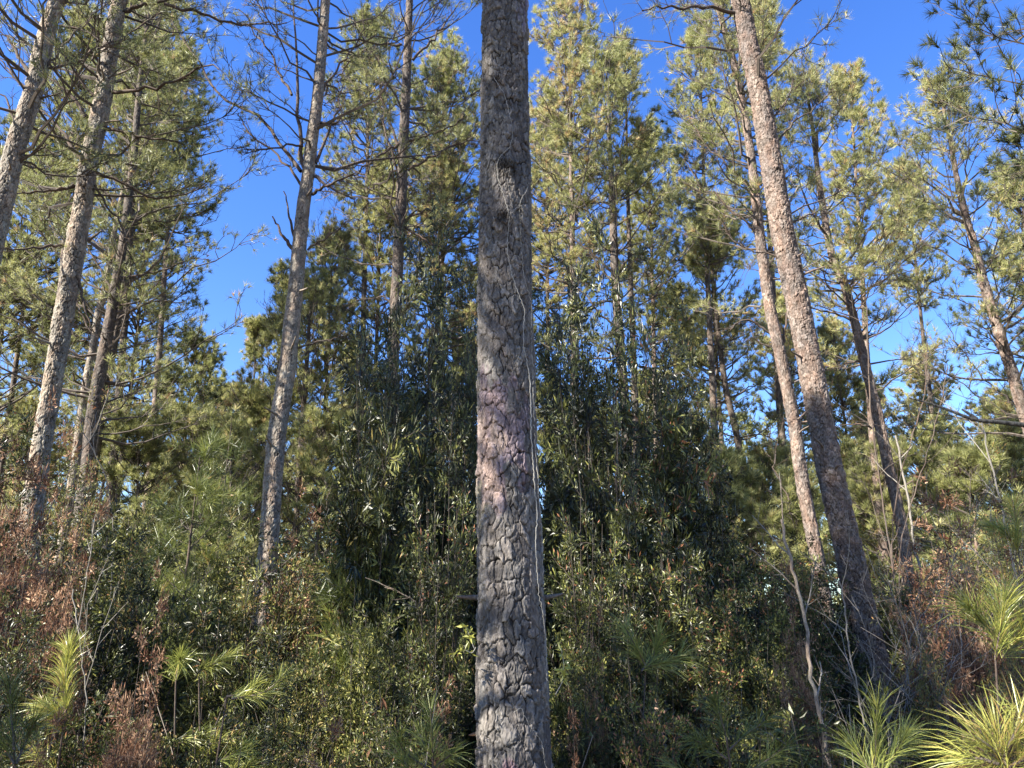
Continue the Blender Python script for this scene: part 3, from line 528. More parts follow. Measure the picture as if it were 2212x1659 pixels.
BP = [
 (1230, -60, 17, 88, 520, 'bright crowned pine directly behind the upper right side of the near trunk', .66),
 (1180, 250, 22, 100, 640, 'pine crown filling the gap between the near trunk and the whorled pine', .6),
 (1350, 95, 17.5, 48, 330, 'pine with a narrow pointed top rising highest in the gap right of the near trunk', .66),
 (1400, 290, 21, 70, 640, 'rounded pale pine crown right of the narrow pointed top', .58),
 (1510, 60, 18, 60, 470, 'tall pine with sparse crown at the top behind the medium trunk', .55),
 (1640, -40, 20, 60, 420, 'pine crown behind the top of the thick leaning pine', .6),
 (1835, 165, 17, 68, 560, 'full round topped pine against the sky right of the thick leaning pine', .62),
 (1530, 440, 22, 75, 760, 'small bright crown above the crooked dark trunk', .68),
 (1960, 380, 20, 50, 560, 'small pine crown between the round topped pine and the right edge pine', .6),
 (2200, 380, 17, 90, 800, 'pine crown cut by the right edge of the photo', .55),
 (825, 380, 20, 75, 760, 'bright pine with a rounded top just left of the dark bare limbed trunk', .66),
 (950, 350, 21, 90, 700, 'bright crowned pine between the dark bare limbed trunk and the near trunk', .64),
 (960, 120, 22, 95, 480, 'shadowed pine crown at the top left of the near trunk', .45),
 (800, 60, 20, 80, 380, 'shadowed pine crown at the top between the slender pine and the dark bare limbed trunk', .42),
 (615, 600, 21, 62, 960, 'pine with a ragged top left of the slender pale pine', .62),
 (720, 520, 22, 90, 900, 'pine crown right of the slender pale pine', .6),
 (560, 700, 24, 48, 1000, 'low pine crown below the sky gap left of the slender pale pine', .56),
 (425, 745, 25, 75, 1050, 'dark topped pine under the left sky gap', .48),
 (30, 560, 18, 95, 900, 'pine crown at the left edge beside the leaning corner pine', .45),
 (90, 300, 19, 110, 620, 'pine crown behind the two left pines', .42),
 (175, 40, 16, 95, 420, 'pine crown at the top between the leaning corner pine and the second trunk', .42),
 (385, 120, 18, 60, 420, 'shadowed open crown right of the second trunk near the top', .42),
 (320, -80, 19, 100, 420, 'tall shadowed pine crown between the left pine and the bare limbs', .40),
 (320, 480, 20, 90, 820, 'wide pine crown right of the tight clump of trunks', .45),
 (1080, 560, 24, 110, 880, 'pine crown hidden mostly behind the near trunk', .52),
 (1000, 690, 26, 70, 1000, 'pine with yellowish crown left of the near trunk above the dark shrubs', .6),
 (1450, 650, 24, 80, 980, 'shaded pine crown above the right dark shrubs', .5),
 (1690, 640, 26, 75, 1000, 'small bright pine seen between the medium and thick leaning trunks', .68),
 (1800, 700, 25, 70, 1060, 'bright pine right of the thick leaning trunk at mid height', .68),
 (1990, 790, 26, 75, 1120, 'rounded bright young pine right of the vine wrapped trunk', .70),
 (2150, 880, 24, 80, 1200, 'bright young pine low at the right edge', .66),
 (1880, 860, 29, 70, 1150, 'distant bright pine behind the vine wrapped trunk', .66),
 (130, 640, 24, 90, 1000, 'pine crown between the left pine and the tight clump', .50),
 (480, 850, 28, 70, 1100, 'distant pine under the tip of the left sky gap', .55),
 (760, 760, 27, 80, 1080, 'distant pine above the left dark shrubs', .6),
]
for i, (xt, yt, D, rp, yb, lab, ti) in enumerate(BP): back_pine(xt, yt, D, rp, yb, lab, 300 + i, ti + .05, xb=xt + (xt - 1106) * .12)

# far wood: one mass closing the view under the crowns
YP = [(x, y, D, r) for x, y, D, r in [(60, 900, 20, 90), (190, 860, 22, 80), (300, 930, 17, 80), (400, 900, 19, 85), (500, 960, 16, 75), (560, 880, 21, 80), (690, 930, 17, 85), (780, 960, 20, 80), (880, 880, 22, 80),
   (985, 850, 19, 80), (1190, 850, 20, 80), (1290, 900, 21, 80), (1400, 840, 22, 85), (1490, 930, 18, 80), (1570, 1010, 16, 60), (1660, 1000, 19, 70), (1720, 1060, 15, 60), (1830, 1010, 19, 75), (1910, 990, 17, 70), (2020, 960, 18, 80), (2100, 1010, 14, 70), (2190, 960, 17, 80)]]
for i, (x, y, D, r) in enumerate(YP):
    nb = ['left edge', 'left pine trunk', 'tight clump of trunks', 'tight clump of trunks, second from it', 'snag pine, far left of it', 'snag pine, just left of it', 'snag pine, just right of it', 'bare limbed trunk, left of it', 'bare limbed trunk, right of it', 'near trunk, left of it', 'near trunk, right of it', 'near trunk, second right of it', 'whorled pine, right of it', 'crooked thin pine, left of it', 'crooked thin pine, at its foot', 'medium trunk, left of it', 'medium trunk, at its foot', 'thick leaning trunk, right of it', 'vine wrapped trunk, left of it', 'vine wrapped trunk, right of it', 'pale bare stem at right', 'right edge'][i]
    back_pine(x, y, D, r, 1290, 'bushy young pine, green to the ground, by the ' + nb, 400 + i, .58, xb=x)
def far_wood():
    R = np.random.default_rng(5); g = Geo()
    for k in range(64):
        D = R.uniform(32, 62); x = R.uniform(-.80, .80) * D; H = R.uniform(10, 15.5) * (D / 48) ** .5
        c = np.array([[x, D, 0], [x + R.uniform(-.3, .3), D, H * .5], [x + R.uniform(-.5, .5), D, H]]); c, _, _ = resample(c, 12)
        tubes(g, c, .14 * (1 - np.linspace(0, 1, 12)) + .02, 6, 0, [.6])
        crown(g, c, R.uniform(.5, 2.5), H, R.uniform(2.0, 2.9), 900 + k, 60, 7, 4, 8, .26, .001 * D, 0, 1, .55, lw=2, twigs=False, rtop=.6)
    tag(link('far_wood', g.mesh('far_wood', [M_TWIG, M_NEED])), 'far off pine wood closing the view behind every crown', 'wood', kind='stuff')
far_wood()

# pines just outside the frame: the crowns whose shade lies on the near trunk and the thicket
GO = 'neighbouring pines standing beside and behind the viewer'
def side_pine(x, y, H, zb, Rm, label, seed, nl=60):
    root = empty('pine_tree', (x, y, 0), label, 'tree', GO); c = np.array([[x, y, -.05], [x + .15, y + .1, H * .5], [x, y, H]], float); c, _, _ = resample(c, 30)
    g = Geo(); trunk_geo(g, c, (.15 if H > 8 else .04) * (1 - np.linspace(0, 1, 30)) ** .8 + .01, 32, .04, .055, .1, .008, seed); link('trunk', g.mesh('trunk', [M_BARK], (x, y, 0), True), root)
    g = Geo(); crown(g, c, zb, H, Rm, seed, nl, 7, 4, 34 if seed == 501 else 16, .17, .009 if seed in (501, 508) else .016, 0, 1, .12 if seed == 501 else .45, lw=1.0 if seed == 501 else 1.5); link('crown', g.mesh('crown', [M_TWIG, M_NEED], (x, y, 0)), root)  # the corner pine's needles are tinted darker to stand for its shade
side_pine(7.6, 7.4, 15, 6.6, 2.5, 'near pine overhanging the top right corner with dark drooping shoots', 501, 80)
side_pine(-6.2, -.9, 13, 4.2, 2.3, 'pine outside the frame left of the viewer, shading the near trunk', 502, 150)
side_pine(-10.3, -3.4, 17, 7.0, 2.6, 'taller pine outside the frame behind the left neighbour', 503, 110)
side_pine(-8.6, 1.2, 14, 6.4, 2.3, 'pine outside the frame left of the viewer, shading the thicket', 505, 45)
side_pine(-3.3, 1.75, 4.9, 2.2, .95, 'bushy young pine added outside the frame at the left to shade the near trunk', 508, 60)  # unseen tree added as a shade source for the lower near trunk
side_pine(-12.5, 1.6, 16, 7.5, 2.4, 'pine furthest left outside the frame, shading the left thicket', 504, 40)
side_pine(-6.4, 3.0, 12.5, 6.2, 2.1, 'pine just outside the left edge, its shade reaching the thick leaning trunk', 506, 90)

# ------------------------------------------------------------------ thicket
def shrub_mesh(seed, nst=26, nb=12, nlv=36, L=.055, W=.015, tall=1.0, dead=.03, open_=0.0, sw=.0):
    """unit shrub: radius about 1 m, height about 3 m, leaves along upright arching branches. returns (stems, leaves)"""
    R = np.random.default_rng(seed); M = 9; q = np.linspace(0, 1, M)
    az = R.uniform(0, 2 * math.pi, nst); out = np.sqrt(R.random(nst)) * .85; h = 3.0 * (1 - .45 * out ** 2) * R.uniform(.5, 1.08, nst)
    hd = np.stack([np.cos(az), np.sin(az), 0 * az], 1)
    pts = hd[:, None] * (.5 * out[:, None] * (.15 + .85 * q ** 1.1))[..., None] + R.normal(0, .02, (nst, M, 3)).cumsum(1); pts[..., 2] = h[:, None] * q
    gs = Geo(); tubes(gs, pts, (.009 * (1 - .8 * q))[None] * R.uniform(.6, 1.5, (nst, 1)), 5, 0, R.uniform(.0, .35, nst))
    K = nst * nb; si = np.repeat(np.arange(nst), nb); qs = R.uniform(.08, 1, K) ** .8 * (M - 1); i0 = np.minimum(qs.astype(int), M - 2); fr = (qs - i0)[:, None]
    sp = pts[si, i0] * (1 - fr) + pts[si, i0 + 1] * fr; a2 = R.uniform(0, 2 * math.pi, K)
    d = norm(np.stack([np.cos(a2), np.sin(a2), R.uniform(.1, 1.5, K)], 1) + hd[si] * .5); ln = R.uniform(.12, .38, K); m = np.linspace(0, 1, 6)
    b = sp[:, None] + d[:, None] * (ln[:, None] * m)[..., None] + R.normal(0, .012, (K, 6, 3)).cumsum(1); b[..., 2] -= ln[:, None] * .18 * m ** 2
    tubes(gs, b, (.003 * (1 - .6 * m))[None] * np.ones((K, 1)), 3, 0, R.uniform(.0, .5, K))
    T = K * nlv; bi = np.repeat(np.arange(K), nlv); qt = R.uniform(.1, 1.0, T) * 5; i0 = np.minimum(qt.astype(int), 4); fr = (qt - i0)[:, None]
    lp = b[bi, i0] * (1 - fr) + b[bi, i0 + 1] * fr; tg = norm(b[bi, i0 + 1] - b[bi, i0]); rn = R.normal(size=(T, 3)); pr = norm(rn - (rn * tg).sum(1, keepdims=True) * tg)
    ld = norm(tg * R.uniform(.3, 1.1, (T, 1)) + pr * R.uniform(.6, 1.1, (T, 1)))
    # short side sprays push the leaves off the branch
    lp = lp + pr * R.uniform(0, .05, (T, 1))
    tn = np.clip(R.normal(.40, .2, T) + R.normal(0, .16, K)[bi], 0, .95); tn = np.where(R.random(T) < dead, .99, tn)
    gl = Geo(); leaves(gl, lp, ld, R, L, W, 0, tn)
    return gs.mesh('stems', [M_TWIG], (0, 0, 0), True), gl
SHM = {}
def shrub_kind(k):
    if k in SHM: return SHM[k]
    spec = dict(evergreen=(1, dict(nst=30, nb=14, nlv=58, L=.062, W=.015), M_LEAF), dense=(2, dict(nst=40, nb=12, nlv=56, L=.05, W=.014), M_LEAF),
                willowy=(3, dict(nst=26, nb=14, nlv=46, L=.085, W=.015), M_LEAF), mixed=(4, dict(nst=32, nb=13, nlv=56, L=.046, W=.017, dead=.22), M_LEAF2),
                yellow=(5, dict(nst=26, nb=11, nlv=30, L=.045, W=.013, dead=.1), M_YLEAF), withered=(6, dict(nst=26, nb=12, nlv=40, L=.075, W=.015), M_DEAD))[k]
    st, gl = shrub_mesh(spec[0], **spec[1]); lf = gl.mesh('foliage', [spec[2]]); SHM[k] = (st, lf); return SHM[k]
def shrub(x, yt, half, D, kind, label, rot, group):
    p = P(x, yt, D); k = depth(P(x, min(yt + 200, 1500), D)) / F; st, lf = shrub_kind(kind); sw = half * k / .5
    e = empty('shrub', (p[0], D, 0), label, 'shrub', group); link('stem', st, e); link('foliage', lf, e)
    e.scale = (sw, sw, p[2] / (2.55 if x in (925, 840, 1010, 1215, 1290, 1400, 1480) else 2.9)); e.rotation_euler = (0, 0, rot)
GS = 'evergreen shrubs of the thicket'; GD = 'withered and yellowing shrubs of the thicket'
SH = [
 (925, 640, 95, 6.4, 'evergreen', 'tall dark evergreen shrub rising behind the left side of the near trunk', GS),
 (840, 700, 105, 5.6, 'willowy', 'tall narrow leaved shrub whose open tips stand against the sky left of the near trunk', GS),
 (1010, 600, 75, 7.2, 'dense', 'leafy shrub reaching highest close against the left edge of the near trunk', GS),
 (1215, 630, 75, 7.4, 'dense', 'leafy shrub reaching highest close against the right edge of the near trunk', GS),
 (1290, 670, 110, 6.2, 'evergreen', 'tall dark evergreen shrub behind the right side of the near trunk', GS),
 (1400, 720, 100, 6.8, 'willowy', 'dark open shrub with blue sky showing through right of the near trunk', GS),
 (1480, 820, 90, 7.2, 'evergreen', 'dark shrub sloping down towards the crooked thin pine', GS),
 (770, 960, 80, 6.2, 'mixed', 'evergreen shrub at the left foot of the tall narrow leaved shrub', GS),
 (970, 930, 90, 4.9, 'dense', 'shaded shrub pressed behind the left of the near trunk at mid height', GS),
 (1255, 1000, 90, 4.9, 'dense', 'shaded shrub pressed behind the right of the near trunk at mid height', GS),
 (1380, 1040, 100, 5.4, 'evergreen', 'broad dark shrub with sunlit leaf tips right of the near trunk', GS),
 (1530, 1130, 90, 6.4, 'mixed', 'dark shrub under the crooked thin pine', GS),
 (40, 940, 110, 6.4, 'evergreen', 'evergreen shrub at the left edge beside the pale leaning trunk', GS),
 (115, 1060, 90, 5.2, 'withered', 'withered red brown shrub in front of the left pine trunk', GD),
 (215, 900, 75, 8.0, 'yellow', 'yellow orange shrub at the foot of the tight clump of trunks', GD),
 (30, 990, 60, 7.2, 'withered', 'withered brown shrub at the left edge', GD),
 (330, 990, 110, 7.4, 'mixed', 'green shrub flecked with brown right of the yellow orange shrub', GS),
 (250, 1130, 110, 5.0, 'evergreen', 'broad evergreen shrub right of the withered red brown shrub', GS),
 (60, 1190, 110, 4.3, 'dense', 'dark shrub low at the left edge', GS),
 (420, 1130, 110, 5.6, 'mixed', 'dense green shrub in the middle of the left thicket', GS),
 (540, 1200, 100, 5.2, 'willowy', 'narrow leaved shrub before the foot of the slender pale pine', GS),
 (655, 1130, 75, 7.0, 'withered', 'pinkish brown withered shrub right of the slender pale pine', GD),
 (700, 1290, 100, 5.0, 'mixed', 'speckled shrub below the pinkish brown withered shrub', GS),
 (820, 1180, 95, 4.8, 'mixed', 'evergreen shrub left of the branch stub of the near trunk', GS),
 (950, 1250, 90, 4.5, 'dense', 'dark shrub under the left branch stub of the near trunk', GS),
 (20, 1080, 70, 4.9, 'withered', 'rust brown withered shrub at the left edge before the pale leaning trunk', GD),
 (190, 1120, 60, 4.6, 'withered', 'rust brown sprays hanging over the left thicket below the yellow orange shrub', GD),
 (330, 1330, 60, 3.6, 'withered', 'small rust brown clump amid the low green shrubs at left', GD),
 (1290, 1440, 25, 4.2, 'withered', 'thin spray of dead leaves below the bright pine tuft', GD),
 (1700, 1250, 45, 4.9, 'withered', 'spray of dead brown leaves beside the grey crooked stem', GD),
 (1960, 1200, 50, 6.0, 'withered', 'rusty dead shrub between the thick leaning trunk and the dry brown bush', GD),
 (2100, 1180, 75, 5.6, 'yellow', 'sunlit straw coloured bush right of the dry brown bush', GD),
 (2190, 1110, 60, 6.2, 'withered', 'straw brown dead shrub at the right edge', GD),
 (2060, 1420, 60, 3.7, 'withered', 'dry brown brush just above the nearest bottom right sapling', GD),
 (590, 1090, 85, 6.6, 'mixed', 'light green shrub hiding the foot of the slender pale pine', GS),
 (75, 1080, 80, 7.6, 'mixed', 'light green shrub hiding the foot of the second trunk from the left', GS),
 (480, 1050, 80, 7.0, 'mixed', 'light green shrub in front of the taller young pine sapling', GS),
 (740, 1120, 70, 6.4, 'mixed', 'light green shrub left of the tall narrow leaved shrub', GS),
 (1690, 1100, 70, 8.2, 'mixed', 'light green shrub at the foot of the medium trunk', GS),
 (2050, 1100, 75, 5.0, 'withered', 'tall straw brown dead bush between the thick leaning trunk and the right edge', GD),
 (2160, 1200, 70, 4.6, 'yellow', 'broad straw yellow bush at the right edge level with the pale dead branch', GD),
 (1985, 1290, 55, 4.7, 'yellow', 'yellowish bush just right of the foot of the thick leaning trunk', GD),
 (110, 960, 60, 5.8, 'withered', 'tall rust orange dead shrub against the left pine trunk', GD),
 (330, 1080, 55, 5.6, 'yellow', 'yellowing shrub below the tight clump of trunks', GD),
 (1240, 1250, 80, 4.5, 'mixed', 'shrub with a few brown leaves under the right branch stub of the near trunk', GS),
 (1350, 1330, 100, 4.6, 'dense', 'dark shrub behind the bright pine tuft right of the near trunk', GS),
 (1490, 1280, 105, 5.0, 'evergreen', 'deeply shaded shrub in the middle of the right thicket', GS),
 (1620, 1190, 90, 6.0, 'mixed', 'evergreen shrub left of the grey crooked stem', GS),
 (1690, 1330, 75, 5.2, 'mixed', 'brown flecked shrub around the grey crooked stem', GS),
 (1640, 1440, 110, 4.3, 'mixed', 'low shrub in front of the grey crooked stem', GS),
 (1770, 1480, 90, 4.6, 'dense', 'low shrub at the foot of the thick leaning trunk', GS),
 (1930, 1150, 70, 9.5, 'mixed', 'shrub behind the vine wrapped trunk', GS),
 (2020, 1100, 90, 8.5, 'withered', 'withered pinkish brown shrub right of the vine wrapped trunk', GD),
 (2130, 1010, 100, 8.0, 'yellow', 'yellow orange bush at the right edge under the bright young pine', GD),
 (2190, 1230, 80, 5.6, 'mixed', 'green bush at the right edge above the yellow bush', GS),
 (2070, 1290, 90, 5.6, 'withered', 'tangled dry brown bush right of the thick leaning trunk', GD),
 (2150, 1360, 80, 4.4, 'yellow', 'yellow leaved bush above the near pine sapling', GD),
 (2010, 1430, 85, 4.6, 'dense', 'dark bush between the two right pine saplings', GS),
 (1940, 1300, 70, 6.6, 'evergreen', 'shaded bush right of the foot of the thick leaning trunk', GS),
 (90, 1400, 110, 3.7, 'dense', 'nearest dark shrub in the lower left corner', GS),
 (250, 1400, 100, 3.9, 'mixed', 'brown flecked shrub right of the bright upright sapling shoot', GS),
 (110, 1580, 70, 3.3, 'withered', 'withered brown clump in the bottom left corner', GD),
 (335, 1440, 50, 3.8, 'withered', 'clump of long hanging dead leaves low in the left thicket', GD),
 (430, 1440, 110, 3.9, 'mixed', 'low green shrub left of the pair of pine tufts', GS),
 (600, 1400, 105, 4.1, 'evergreen', 'low evergreen shrub behind the pair of pine tufts', GS),
 (540, 1560, 100, 3.4, 'dense', 'lowest shrub at the bottom below the pair of pine tufts', GS),
 (720, 1480, 95, 3.8, 'mixed', 'brown flecked shrub at the bottom between the pine tufts and the near trunk', GS),
 (860, 1420, 95, 4.1, 'dense', 'low dark shrub left of the foot of the near trunk', GS),
 (960, 1560, 60, 3.5, 'withered', 'dry brown clump against the left foot of the near trunk', GD),
 (700, 1600, 70, 3.2, 'withered', 'dry brown clump at the bottom edge left of the near trunk', GD),
 (1235, 1570, 40, 3.7, 'withered', 'dry brown clump against the right foot of the near trunk', GD),
 (1260, 1440, 80, 4.2, 'evergreen', 'low shrub right of the foot of the near trunk', GS),
 (1400, 1480, 100, 3.9, 'mixed', 'low green shrub below the bright pine tuft', GS),
 (1530, 1540, 100, 3.6, 'evergreen', 'lowest shrub at the bottom right of the near trunk', GS),
]
rr = random.Random(4)
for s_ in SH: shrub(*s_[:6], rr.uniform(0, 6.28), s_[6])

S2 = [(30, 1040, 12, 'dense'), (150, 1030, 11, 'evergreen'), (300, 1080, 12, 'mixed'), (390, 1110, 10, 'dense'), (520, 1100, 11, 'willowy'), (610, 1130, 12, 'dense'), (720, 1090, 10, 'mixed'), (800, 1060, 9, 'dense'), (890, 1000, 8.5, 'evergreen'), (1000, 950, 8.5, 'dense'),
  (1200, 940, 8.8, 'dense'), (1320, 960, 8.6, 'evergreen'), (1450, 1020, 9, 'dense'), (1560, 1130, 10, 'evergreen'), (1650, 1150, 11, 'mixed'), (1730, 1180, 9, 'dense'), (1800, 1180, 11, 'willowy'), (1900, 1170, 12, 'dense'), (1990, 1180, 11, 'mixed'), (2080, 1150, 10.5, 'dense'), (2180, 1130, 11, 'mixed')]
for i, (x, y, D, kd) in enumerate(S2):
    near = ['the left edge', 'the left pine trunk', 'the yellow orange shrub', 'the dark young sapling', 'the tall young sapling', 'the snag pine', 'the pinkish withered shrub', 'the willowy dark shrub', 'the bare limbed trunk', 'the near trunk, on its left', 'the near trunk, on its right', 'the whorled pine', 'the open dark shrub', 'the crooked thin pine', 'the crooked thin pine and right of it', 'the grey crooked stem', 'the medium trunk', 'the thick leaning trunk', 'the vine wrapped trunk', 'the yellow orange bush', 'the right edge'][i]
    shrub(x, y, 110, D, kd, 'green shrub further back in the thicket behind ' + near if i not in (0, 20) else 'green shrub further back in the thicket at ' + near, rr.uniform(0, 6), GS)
def thicket_floor():
    """countless low leafy plants between the shrubs"""
    R = np.random.default_rng(8); g = Geo(); n = 1500
    x = R.uniform(-11, 11, n); y = R.uniform(3.6, 16, n); kd = R.random(n) < .25
    for mi, sel in ((1, ~kd), (2, kd)):
        X = x[sel]; Y = y[sel]; m = len(X); nb = 5; K = m * nb; bx = np.repeat(np.stack([X, Y, 0 * X], 1), nb, 0) + R.normal(0, .08, (K, 3)) * [1, 1, 0]
        H = R.uniform(.4, 1.5, K); d = np.stack([R.normal(0, .25, K), R.normal(0, .25, K), np.ones(K)], 1); q = np.linspace(0, 1, 5)
        p = bx[:, None] + d[:, None] * (H[:, None] * q)[..., None] + R.normal(0, .02, (K, 5, 3)).cumsum(1); tubes(g, p, (.004 * (1 - .6 * q))[None] * np.ones((K, 1)), 3, 0, R.uniform(.1, .8, K))
        nl = 18; T = K * nl; bi = np.repeat(np.arange(K), nl); qt = R.uniform(.15, 1, T) * 4; i0 = np.minimum(qt.astype(int), 3); fr = (qt - i0)[:, None]
        lp = p[bi, i0] * (1 - fr) + p[bi, i0 + 1] * fr; ld = norm(R.normal(size=(T, 3)) + [0, 0, .3 if mi == 1 else -.6]); lp = lp + ld * .03
        leaves(g, lp, ld, R, .08, .02, mi, np.clip(R.normal(.45, .2, T), 0, .9))
    tag(link('undergrowth', g.mesh('undergrowth', [M_TWIG, M_LEAF, M_DEAD])), 'tangled low undergrowth of green and dead leaves between the shrubs', 'undergrowth', kind='stuff')
thicket_floor()

# ------------------------------------------------------------------ pine saplings with long soft needles
def sapling(shoots, D, label, seed, nl=.2, dens=1.0, W=.0022, tint=.5, stem_r=.005, ground=True, spread=.75):
    """shoots: pixel polylines (base to tip) of needle covered shoots"""
    R = np.random.default_rng(seed); b0 = P(*shoots[0][0], D); base = np.array([b0[0], D, 0.])
    root = empty('pine_sapling', base, label, 'sapling', 'pine saplings in the thicket')
    g = Geo()
    if ground: gb = np.array([base, base * .45 + b0 * .55 + [R.uniform(-.08, .08), .12, 0], b0]); gb = resample(gb, 12)[0]; tubes(g, gb, np.linspace(stem_r * 1.3, stem_r * .8, 12), 6, 0, [.5])
    shs = []
    for px in shoots:
        p = np.array([P(x, y, D + R.uniform(-.05, .05)) for x, y in px]); c, q, _ = resample(p, 10); tubes(g, c, np.linspace(stem_r, stem_r * .5, 10), 5, 0, [.8]); shs.append((c, q))
        # lower side shoots
    if ground:
        for k in range(3):
            p0 = gb[R.integers(5, 12)]; dd = norm(np.array([R.normal(0, 1), R.normal(.3, .6), R.uniform(.2, 1)])) * R.uniform(.12, .3); c, q, _ = resample(np.array([p0, p0 + dd * .5 + [0, 0, -.01], p0 + dd]), 10); tubes(g, c, np.linspace(stem_r * .6, stem_r * .35, 10), 5, 0, [.6]); shs.append((c, q * .45))
    link('stem', g.mesh('stem', [M_LIMB], base, True), root)
    for c, q in shs:
        L = q[-1]; T = int((26 + 170 * L) * dens); s = 1 - R.random(T) ** 1.2 * min(1, .5 / max(L, .01)) ; s = np.clip(s, 0, 1) * 9; i0 = np.minimum(s.astype(int), 8); fr = (s - i0)[:, None]
        pos = c[i0] * (1 - fr) + c[i0 + 1] * fr; ax = norm(c[i0 + 1] - c[i0])
        gn = Geo(); needles(gn, pos, ax + [0, 0, .1], R, 3, nl, W, spread, 0, np.clip(tint + R.normal(0, .12, T), 0, .9), 2, .5, .01)
        link('shoot', gn.mesh('shoot', [M_SAP], base), root)
sapling([[(2180, 1690), (2170, 1640), (2150, 1575)], [(2170, 1650), (2135, 1610), (2105, 1590)], [(2160, 1660), (2190, 1590), (2215, 1530)], [(2155, 1650), (2120, 1640), (2080, 1640)], [(2160, 1670), (2210, 1640), (2240, 1600)]], 1.7, 'brightest nearest pine sapling in the bottom right corner with long yellow green needles', 601, .15, .75, .0016, .8)
sapling([[(1890, 1660), (1893, 1590), (1895, 1520)], [(1900, 1700), (1870, 1650), (1840, 1610)], [(1895, 1690), (1925, 1640), (1950, 1600)]], 3.0, 'upright pine sapling with a broom of needles left of the nearest bottom right sapling', 602, .165, .8, .0022, .5)
sapling([[(1395, 1440), (1375, 1400), (1350, 1355)], [(1385, 1450), (1410, 1420), (1425, 1370)]], 4.2, 'pine sapling tuft with long needles glowing in the sun right of the near trunk', 603, .19, 1.0, .0024, .6)
sapling([[(142, 1540), (140, 1480), (150, 1400)], [(138, 1580), (120, 1540), (95, 1530)]], 3.6, 'upright sapling shoot of bright yellow green needles in the lower left', 604, .15, 2.0, .003, .75)
sapling([[(490, 1505), (530, 1495), (552, 1478)], [(500, 1510), (580, 1490), (610, 1462)]], 3.5, 'pair of pine tufts on pale curved stems low in the left thicket', 605, .13, .8, .0024, .55)
sapling([[(430, 1450), (470, 1430), (500, 1415)]], 4.0, 'small bright pine shoot pointing right above the pair of pine tufts', 606, .12, 1.1, .0026, .7)
sapling([[(380, 1470), (385, 1440), (390, 1420)]], 4.0, 'small pale pine tuft left of the small bright shoot', 607, .17, 1.2, .0026, .55)
sapling([[(935, 1640), (932, 1580), (930, 1530)], [(925, 1660), (880, 1630), (860, 1600)], [(935, 1660), (960, 1640), (985, 1625)], [(905, 1700), (890, 1670), (870, 1640)]], 3.4, 'soft green pine sapling left of the foot of the near trunk', 608, .15, .6, .0024, .42)
sapling([[(2150, 1420), (2160, 1360), (2170, 1290)], [(2160, 1400), (2120, 1340), (2090, 1310)], [(2165, 1420), (2195, 1380), (2220, 1350)]], 3.4, 'pine sapling with spreading needles at the right edge above the yellow leaved bush', 610, .22, 1.2, .0026, .62)
def young_pine(xt, yt, D, rpx, label, seed, tint):
    t = P(xt, yt, D); base = np.array([t[0], D, 0.]); root = empty('pine_sapling', base, label, 'sapling', 'pine saplings in the thicket')
    c, _, _ = resample(np.array([base, [t[0] + .04, D, t[2] * .5], t]), 20); g = Geo(); tubes(g, c, .025 * (1 - np.linspace(0, 1, 20)) + .004, 6, 0, [.5]); link('trunk', g.mesh('trunk', [M_LIMB], base, True), root)
    g = Geo(); crown(g, c, t[2] * .25, t[2], rpx * depth(t) / F, seed, 26, 4, 3, 16, .19, .0045, 0, 1, tint, lw=.6, rtop=.5, twigs=False); link('crown', g.mesh('crown', [M_TWIG, M_SAP], base), root)
young_pine(432, 985, 6.5, 75, 'young dark pine sapling rising above the left thicket', 611, .2)
young_pine(500, 915, 8.5, 70, 'taller young pine sapling left of the slender pale pine', 612, .4)
young_pine(770, 1230, 5.6, 70, 'hazy green young pine behind the speckled shrub left of the near trunk', 609, .4)
sapling([[(1570, 1600), (1560, 1560), (1540, 1510)], [(1575, 1620), (1620, 1580), (1650, 1560)], [(1570, 1640), (1530, 1610), (1500, 1600)], [(1600, 1680), (1660, 1640), (1700, 1610)]], 3.4, 'shaded soft pine sapling at the bottom right of the near trunk', 613, .15, .7, .0024, .3)
sapling([[(2200, 1180), (2195, 1120), (2190, 1090)], [(2200, 1190), (2170, 1150), (2150, 1140)]], 6.0, 'pine sapling with yellowed needles at the right edge below the pale branches', 614, .22, 1.5, .004, .8)
sapling([[(30, 1620), (25, 1540), (20, 1470)], [(35, 1650), (60, 1590), (75, 1560)], [(30, 1650), (0, 1600), (-15, 1590)]], 3.0, 'dark pine sapling in the bottom left corner', 615, .15, .8, .0024, .25)

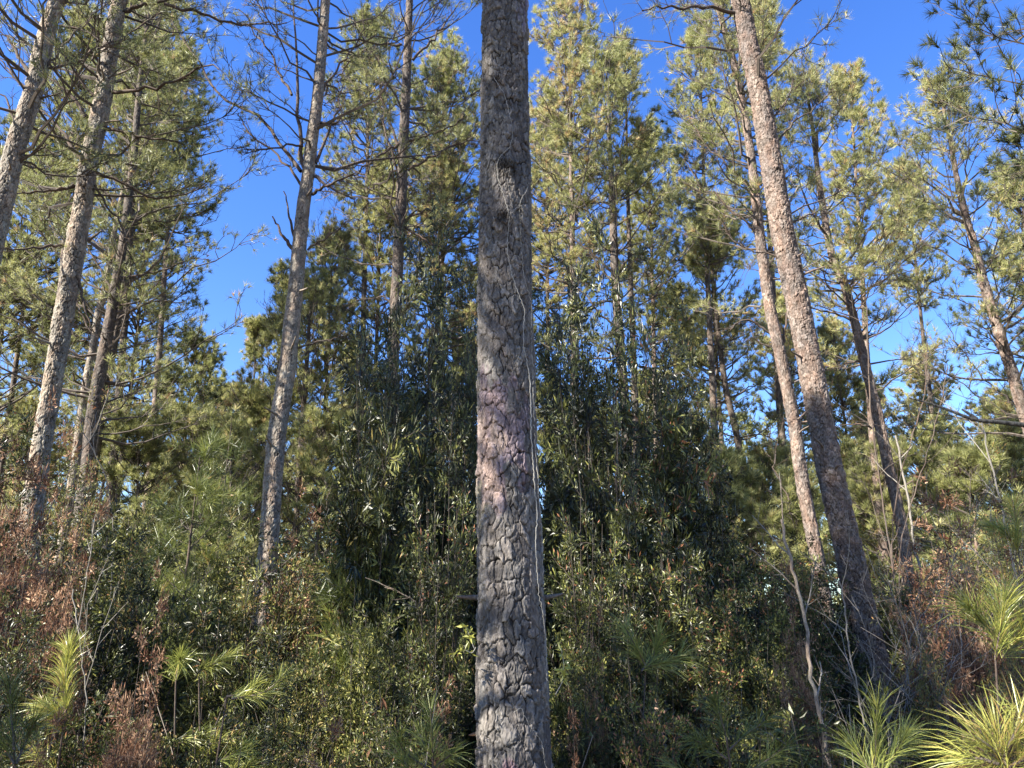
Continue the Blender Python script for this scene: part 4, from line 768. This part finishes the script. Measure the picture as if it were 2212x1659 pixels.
# ------------------------------------------------------------------ thin stems and bare brush
def stem(px, w0, w1, D, label, seed, mat, br=6, name='thin_stem', cat='stem', group='thin stems rising through the thicket', bl=.5, to_ground=True, dD=0):
    R = np.random.default_rng(seed); n = len(px); pts = [P(x, y, D + dD * i / (n - 1)) for i, (x, y) in enumerate(px)]
    if to_ground and pts[0][2] > .05: pts = [np.array([pts[0][0] + (pts[0][0] - pts[1][0]) * .5, D, 0.])] + pts
    base = pts[0].copy(); c, q, _ = resample(np.array(pts), 40); k = 1 / F; f = q / q[-1]
    r = (w0 * (1 - f) + w1 * f) / 2 * np.array([depth(p) for p in c]) * k; c[1:] += R.normal(0, .006, (39, 3))
    root = empty(name, base, label, cat, group); g = Geo(); tubes(g, c, r, 8, 0, [.5])
    link('main_stem', g.mesh('main_stem', [mat], base, True), root)
    for _ in range(br):
        i = R.integers(8, 39); tg = norm(c[i] - c[i - 1]); d = norm(tg + norm(R.normal(size=3)) * .9 + [0, 0, .2]); ln = R.uniform(.4, 1.2) * bl; m = np.linspace(0, 1, 8)
        b = c[i] + (d * m[:, None] + norm(R.normal(size=3)) * .3 * (m ** 2)[:, None]) * ln + np.vstack([np.zeros(3), R.normal(0, .006, (7, 3))]).cumsum(0)
        g = Geo(); tubes(g, b, r[i] * .5 * (1 - .7 * m) + .0008, 4, 0, R.uniform(.3, .8, 1))
        j = R.integers(2, 7, 4); d2 = norm(norm(b[j] - b[j - 1]) + norm(R.normal(size=(4, 3))) * .8); l2 = R.uniform(.1, .4, 4) * bl; m = np.linspace(0, 1, 5)
        tubes(g, b[j][:, None] + d2[:, None] * (l2[:, None] * m)[..., None], (.0022 * (1 - .6 * m))[None] * np.ones((4, 1)), 3, 0, R.uniform(.3, .8, 4))
        link('branch', g.mesh('branch', [mat], base, True), root)
stem([(1790, 1659), (1775, 1570), (1765, 1520), (1750, 1450), (1742, 1370), (1728, 1290), (1712, 1240), (1700, 1180), (1690, 1120)], 13, 6, 4.6, 'grey crooked stem snaking up left of the thick leaning trunk', 701, M_BARKL, 7)
stem([(1880, 1620), (1862, 1540), (1845, 1460), (1830, 1380), (1822, 1300), (1812, 1250)], 6, 3, 4.8, 'thin grey stem crossing in front of the foot of the thick leaning trunk', 702, M_PALE, 8)
stem([(1990, 1240), (1975, 1180), (1962, 1080), (1945, 1000), (1935, 940)], 8, 4, 10.5, 'pale thin stem leaning along the vine wrapped trunk', 703, M_PALE, 6, bl=.8)
stem([(2190, 1230), (2170, 1130), (2155, 1060), (2130, 960), (2120, 900)], 8, 3, 7.5, 'pale bare stem near the right edge', 704, M_PALE, 10, bl=.8)
stem([(1930, 1130), (1938, 1060), (1965, 960), (1992, 870), (2000, 790), (2005, 740)], 4, 1.5, 8.5, 'leafless sapling with long upright twigs against the sky, left of the pair at right', 705, M_LIMB, 12, bl=1.2)
stem([(1950, 1160), (1980, 1050), (2010, 960), (2035, 860), (2048, 790)], 4, 1.5, 8.2, 'leafless sapling with long upright twigs against the sky, right of the pair at right', 706, M_LIMB, 12, bl=1.2)
stem([(1895, 1000), (1878, 850), (1875, 740), (1872, 660)], 5, 2, 11.5, 'dead vine stem hanging beside the vine wrapped trunk', 707, M_LIMB, 14, bl=.7)
stem([(242, 1120), (230, 1040), (195, 960), (170, 900), (165, 850)], 3, 1.5, 7.0, 'thin curved stem standing over the yellow orange shrub', 708, M_PALE, 8)
stem([(160, 1000), (205, 930), (222, 890), (235, 840)], 3.5, 1.5, 6.6, 'pale straight shoot slanting up before the tight clump of trunks', 709, M_PALE, 3)
stem([(185, 1480), (180, 1420), (168, 1350), (155, 1270)], 4, 2.5, 3.9, 'pale drooping stem above the bright upright sapling shoot', 710, M_PALE, 5)
stem([(925, 1560), (918, 1480), (915, 1350), (912, 1260)], 9, 7, 5.0, 'slim grey stem half hidden in the shrubs left of the near trunk', 711, M_BARKL, 3)
stem([(530, 1600), (528, 1450), (545, 1340), (548, 1250)], 14, 9, 7.5, 'thin pine pole in deep shade left of the bottom middle', 712, M_BARK, 2)
stem([(245, 1659), (262, 1580), (270, 1480), (275, 1380)], 14, 9, 5.5, 'dark pole standing in the lower left thicket', 713, M_BARK, 3)
stem([(835, 1200), (840, 1000), (850, 850), (858, 720)], 4, 2, 6.8, 'dark slender stem inside the tall narrow leaved shrub', 714, M_LIMB, 10)
for i, (x0, y0, x1, y1, lab) in enumerate([(2040, 1500, 1960, 1330, 'pale dead brush leaning left beside the thick leaning trunk'), (1960, 1480, 2130, 1390, 'pale dead branch lying across the dry brown bush'), (1930, 1420, 2010, 1240, 'tangle of grey dead twigs right of the foot of the thick leaning trunk'),
        (2060, 1460, 2212, 1370, 'long pale dead branch slanting up to the right edge'), (2080, 1230, 1990, 1120, 'dead twigs rising out of the withered pinkish brown shrub'), (2080, 1180, 2170, 1110, 'dead twigs beside the yellow orange bush'), (1900, 1500, 1850, 1370, 'fine dead twigs in front of the foot of the thick leaning trunk'),
        (1990, 1330, 2090, 1220, 'bleached dead twigs crossing above the dry brown bush')]):
    stem([(x0, y0), ((x0 * 2 + x1) / 3, (y0 * 2 + y1) / 3 - 8), ((x0 + 2 * x1) / 3, (y0 + 2 * y1) / 3 - 8), (x1, y1)], 2.6, 1.2, [5.2, 5.0, 6.0, 4.8, 6.5, 6.2, 5.5, 5.8][i], lab, 730 + i, M_PALE, 14, 'dead_brush', 'dead branch', 'dead brush on the right', .7)

# leafy sprig beside the near trunk
def sprig(px, D, label, seed, L=.05):
    R = np.random.default_rng(seed); pts = np.array([P(x, y, D) for x, y in px]); c, q, _ = resample(pts, 16); base = c[0]
    root = empty('leafy_sprig', base, label, 'sprig', 'pale leafy sprigs by the near trunk'); g = Geo(); tubes(g, c, np.linspace(.002, .001, 16), 5, 0, [.5]); link('twig', g.mesh('twig', [M_VINE], base), root)
    g = Geo(); i = R.integers(5, 16, 26); d = norm(R.normal(size=(26, 3)) + [0, -.2, .1]); leaves(g, c[i], d, R, L, .013, 0, np.full(26, .8)); link('leaves', g.mesh('leaves', [M_SAP], base), root)
sprig([(1028, 1398), (1020, 1410), (1005, 1405), (990, 1410), (978, 1415)], 3.55, 'pale leafy sprig pointing left from the near trunk below the stub', 1)
sprig([(1024, 1400), (1015, 1375), (1008, 1358), (1003, 1350)], 3.55, 'cluster of pale leaves just under the left branch stub', 2)
sprig([(1200, 1500), (1215, 1470), (1218, 1440), (1212, 1400)], 3.6, 'pale leafy sprig standing right of the near trunk', 3)

# dark twig close to the lens at the right edge
def near_twig():
    D = 1.1; px = [(2260, 922), (2212, 918), (2160, 912), (2100, 905), (2060, 890), (2010, 872), (1965, 860)]
    c, q, _ = resample(np.array([P(x, y, D) for x, y in px]), 30); g = Geo(); tubes(g, c, np.linspace(.0048, .0012, 30), 8, 0, [-1])
    s, _, _ = resample(np.array([P(2110, 905, D), P(2092, 893, D), P(2078, 884, D)]), 8); tubes(g, s, np.linspace(.0032, .0016, 8), 6, 0, [-1])
    tag(link('near_twig', g.mesh('near_twig', [M_LIMB], c[0], True), None, c[0]), 'dark blurred twig reaching in from the right edge close to the lens', 'twig')
near_twig()
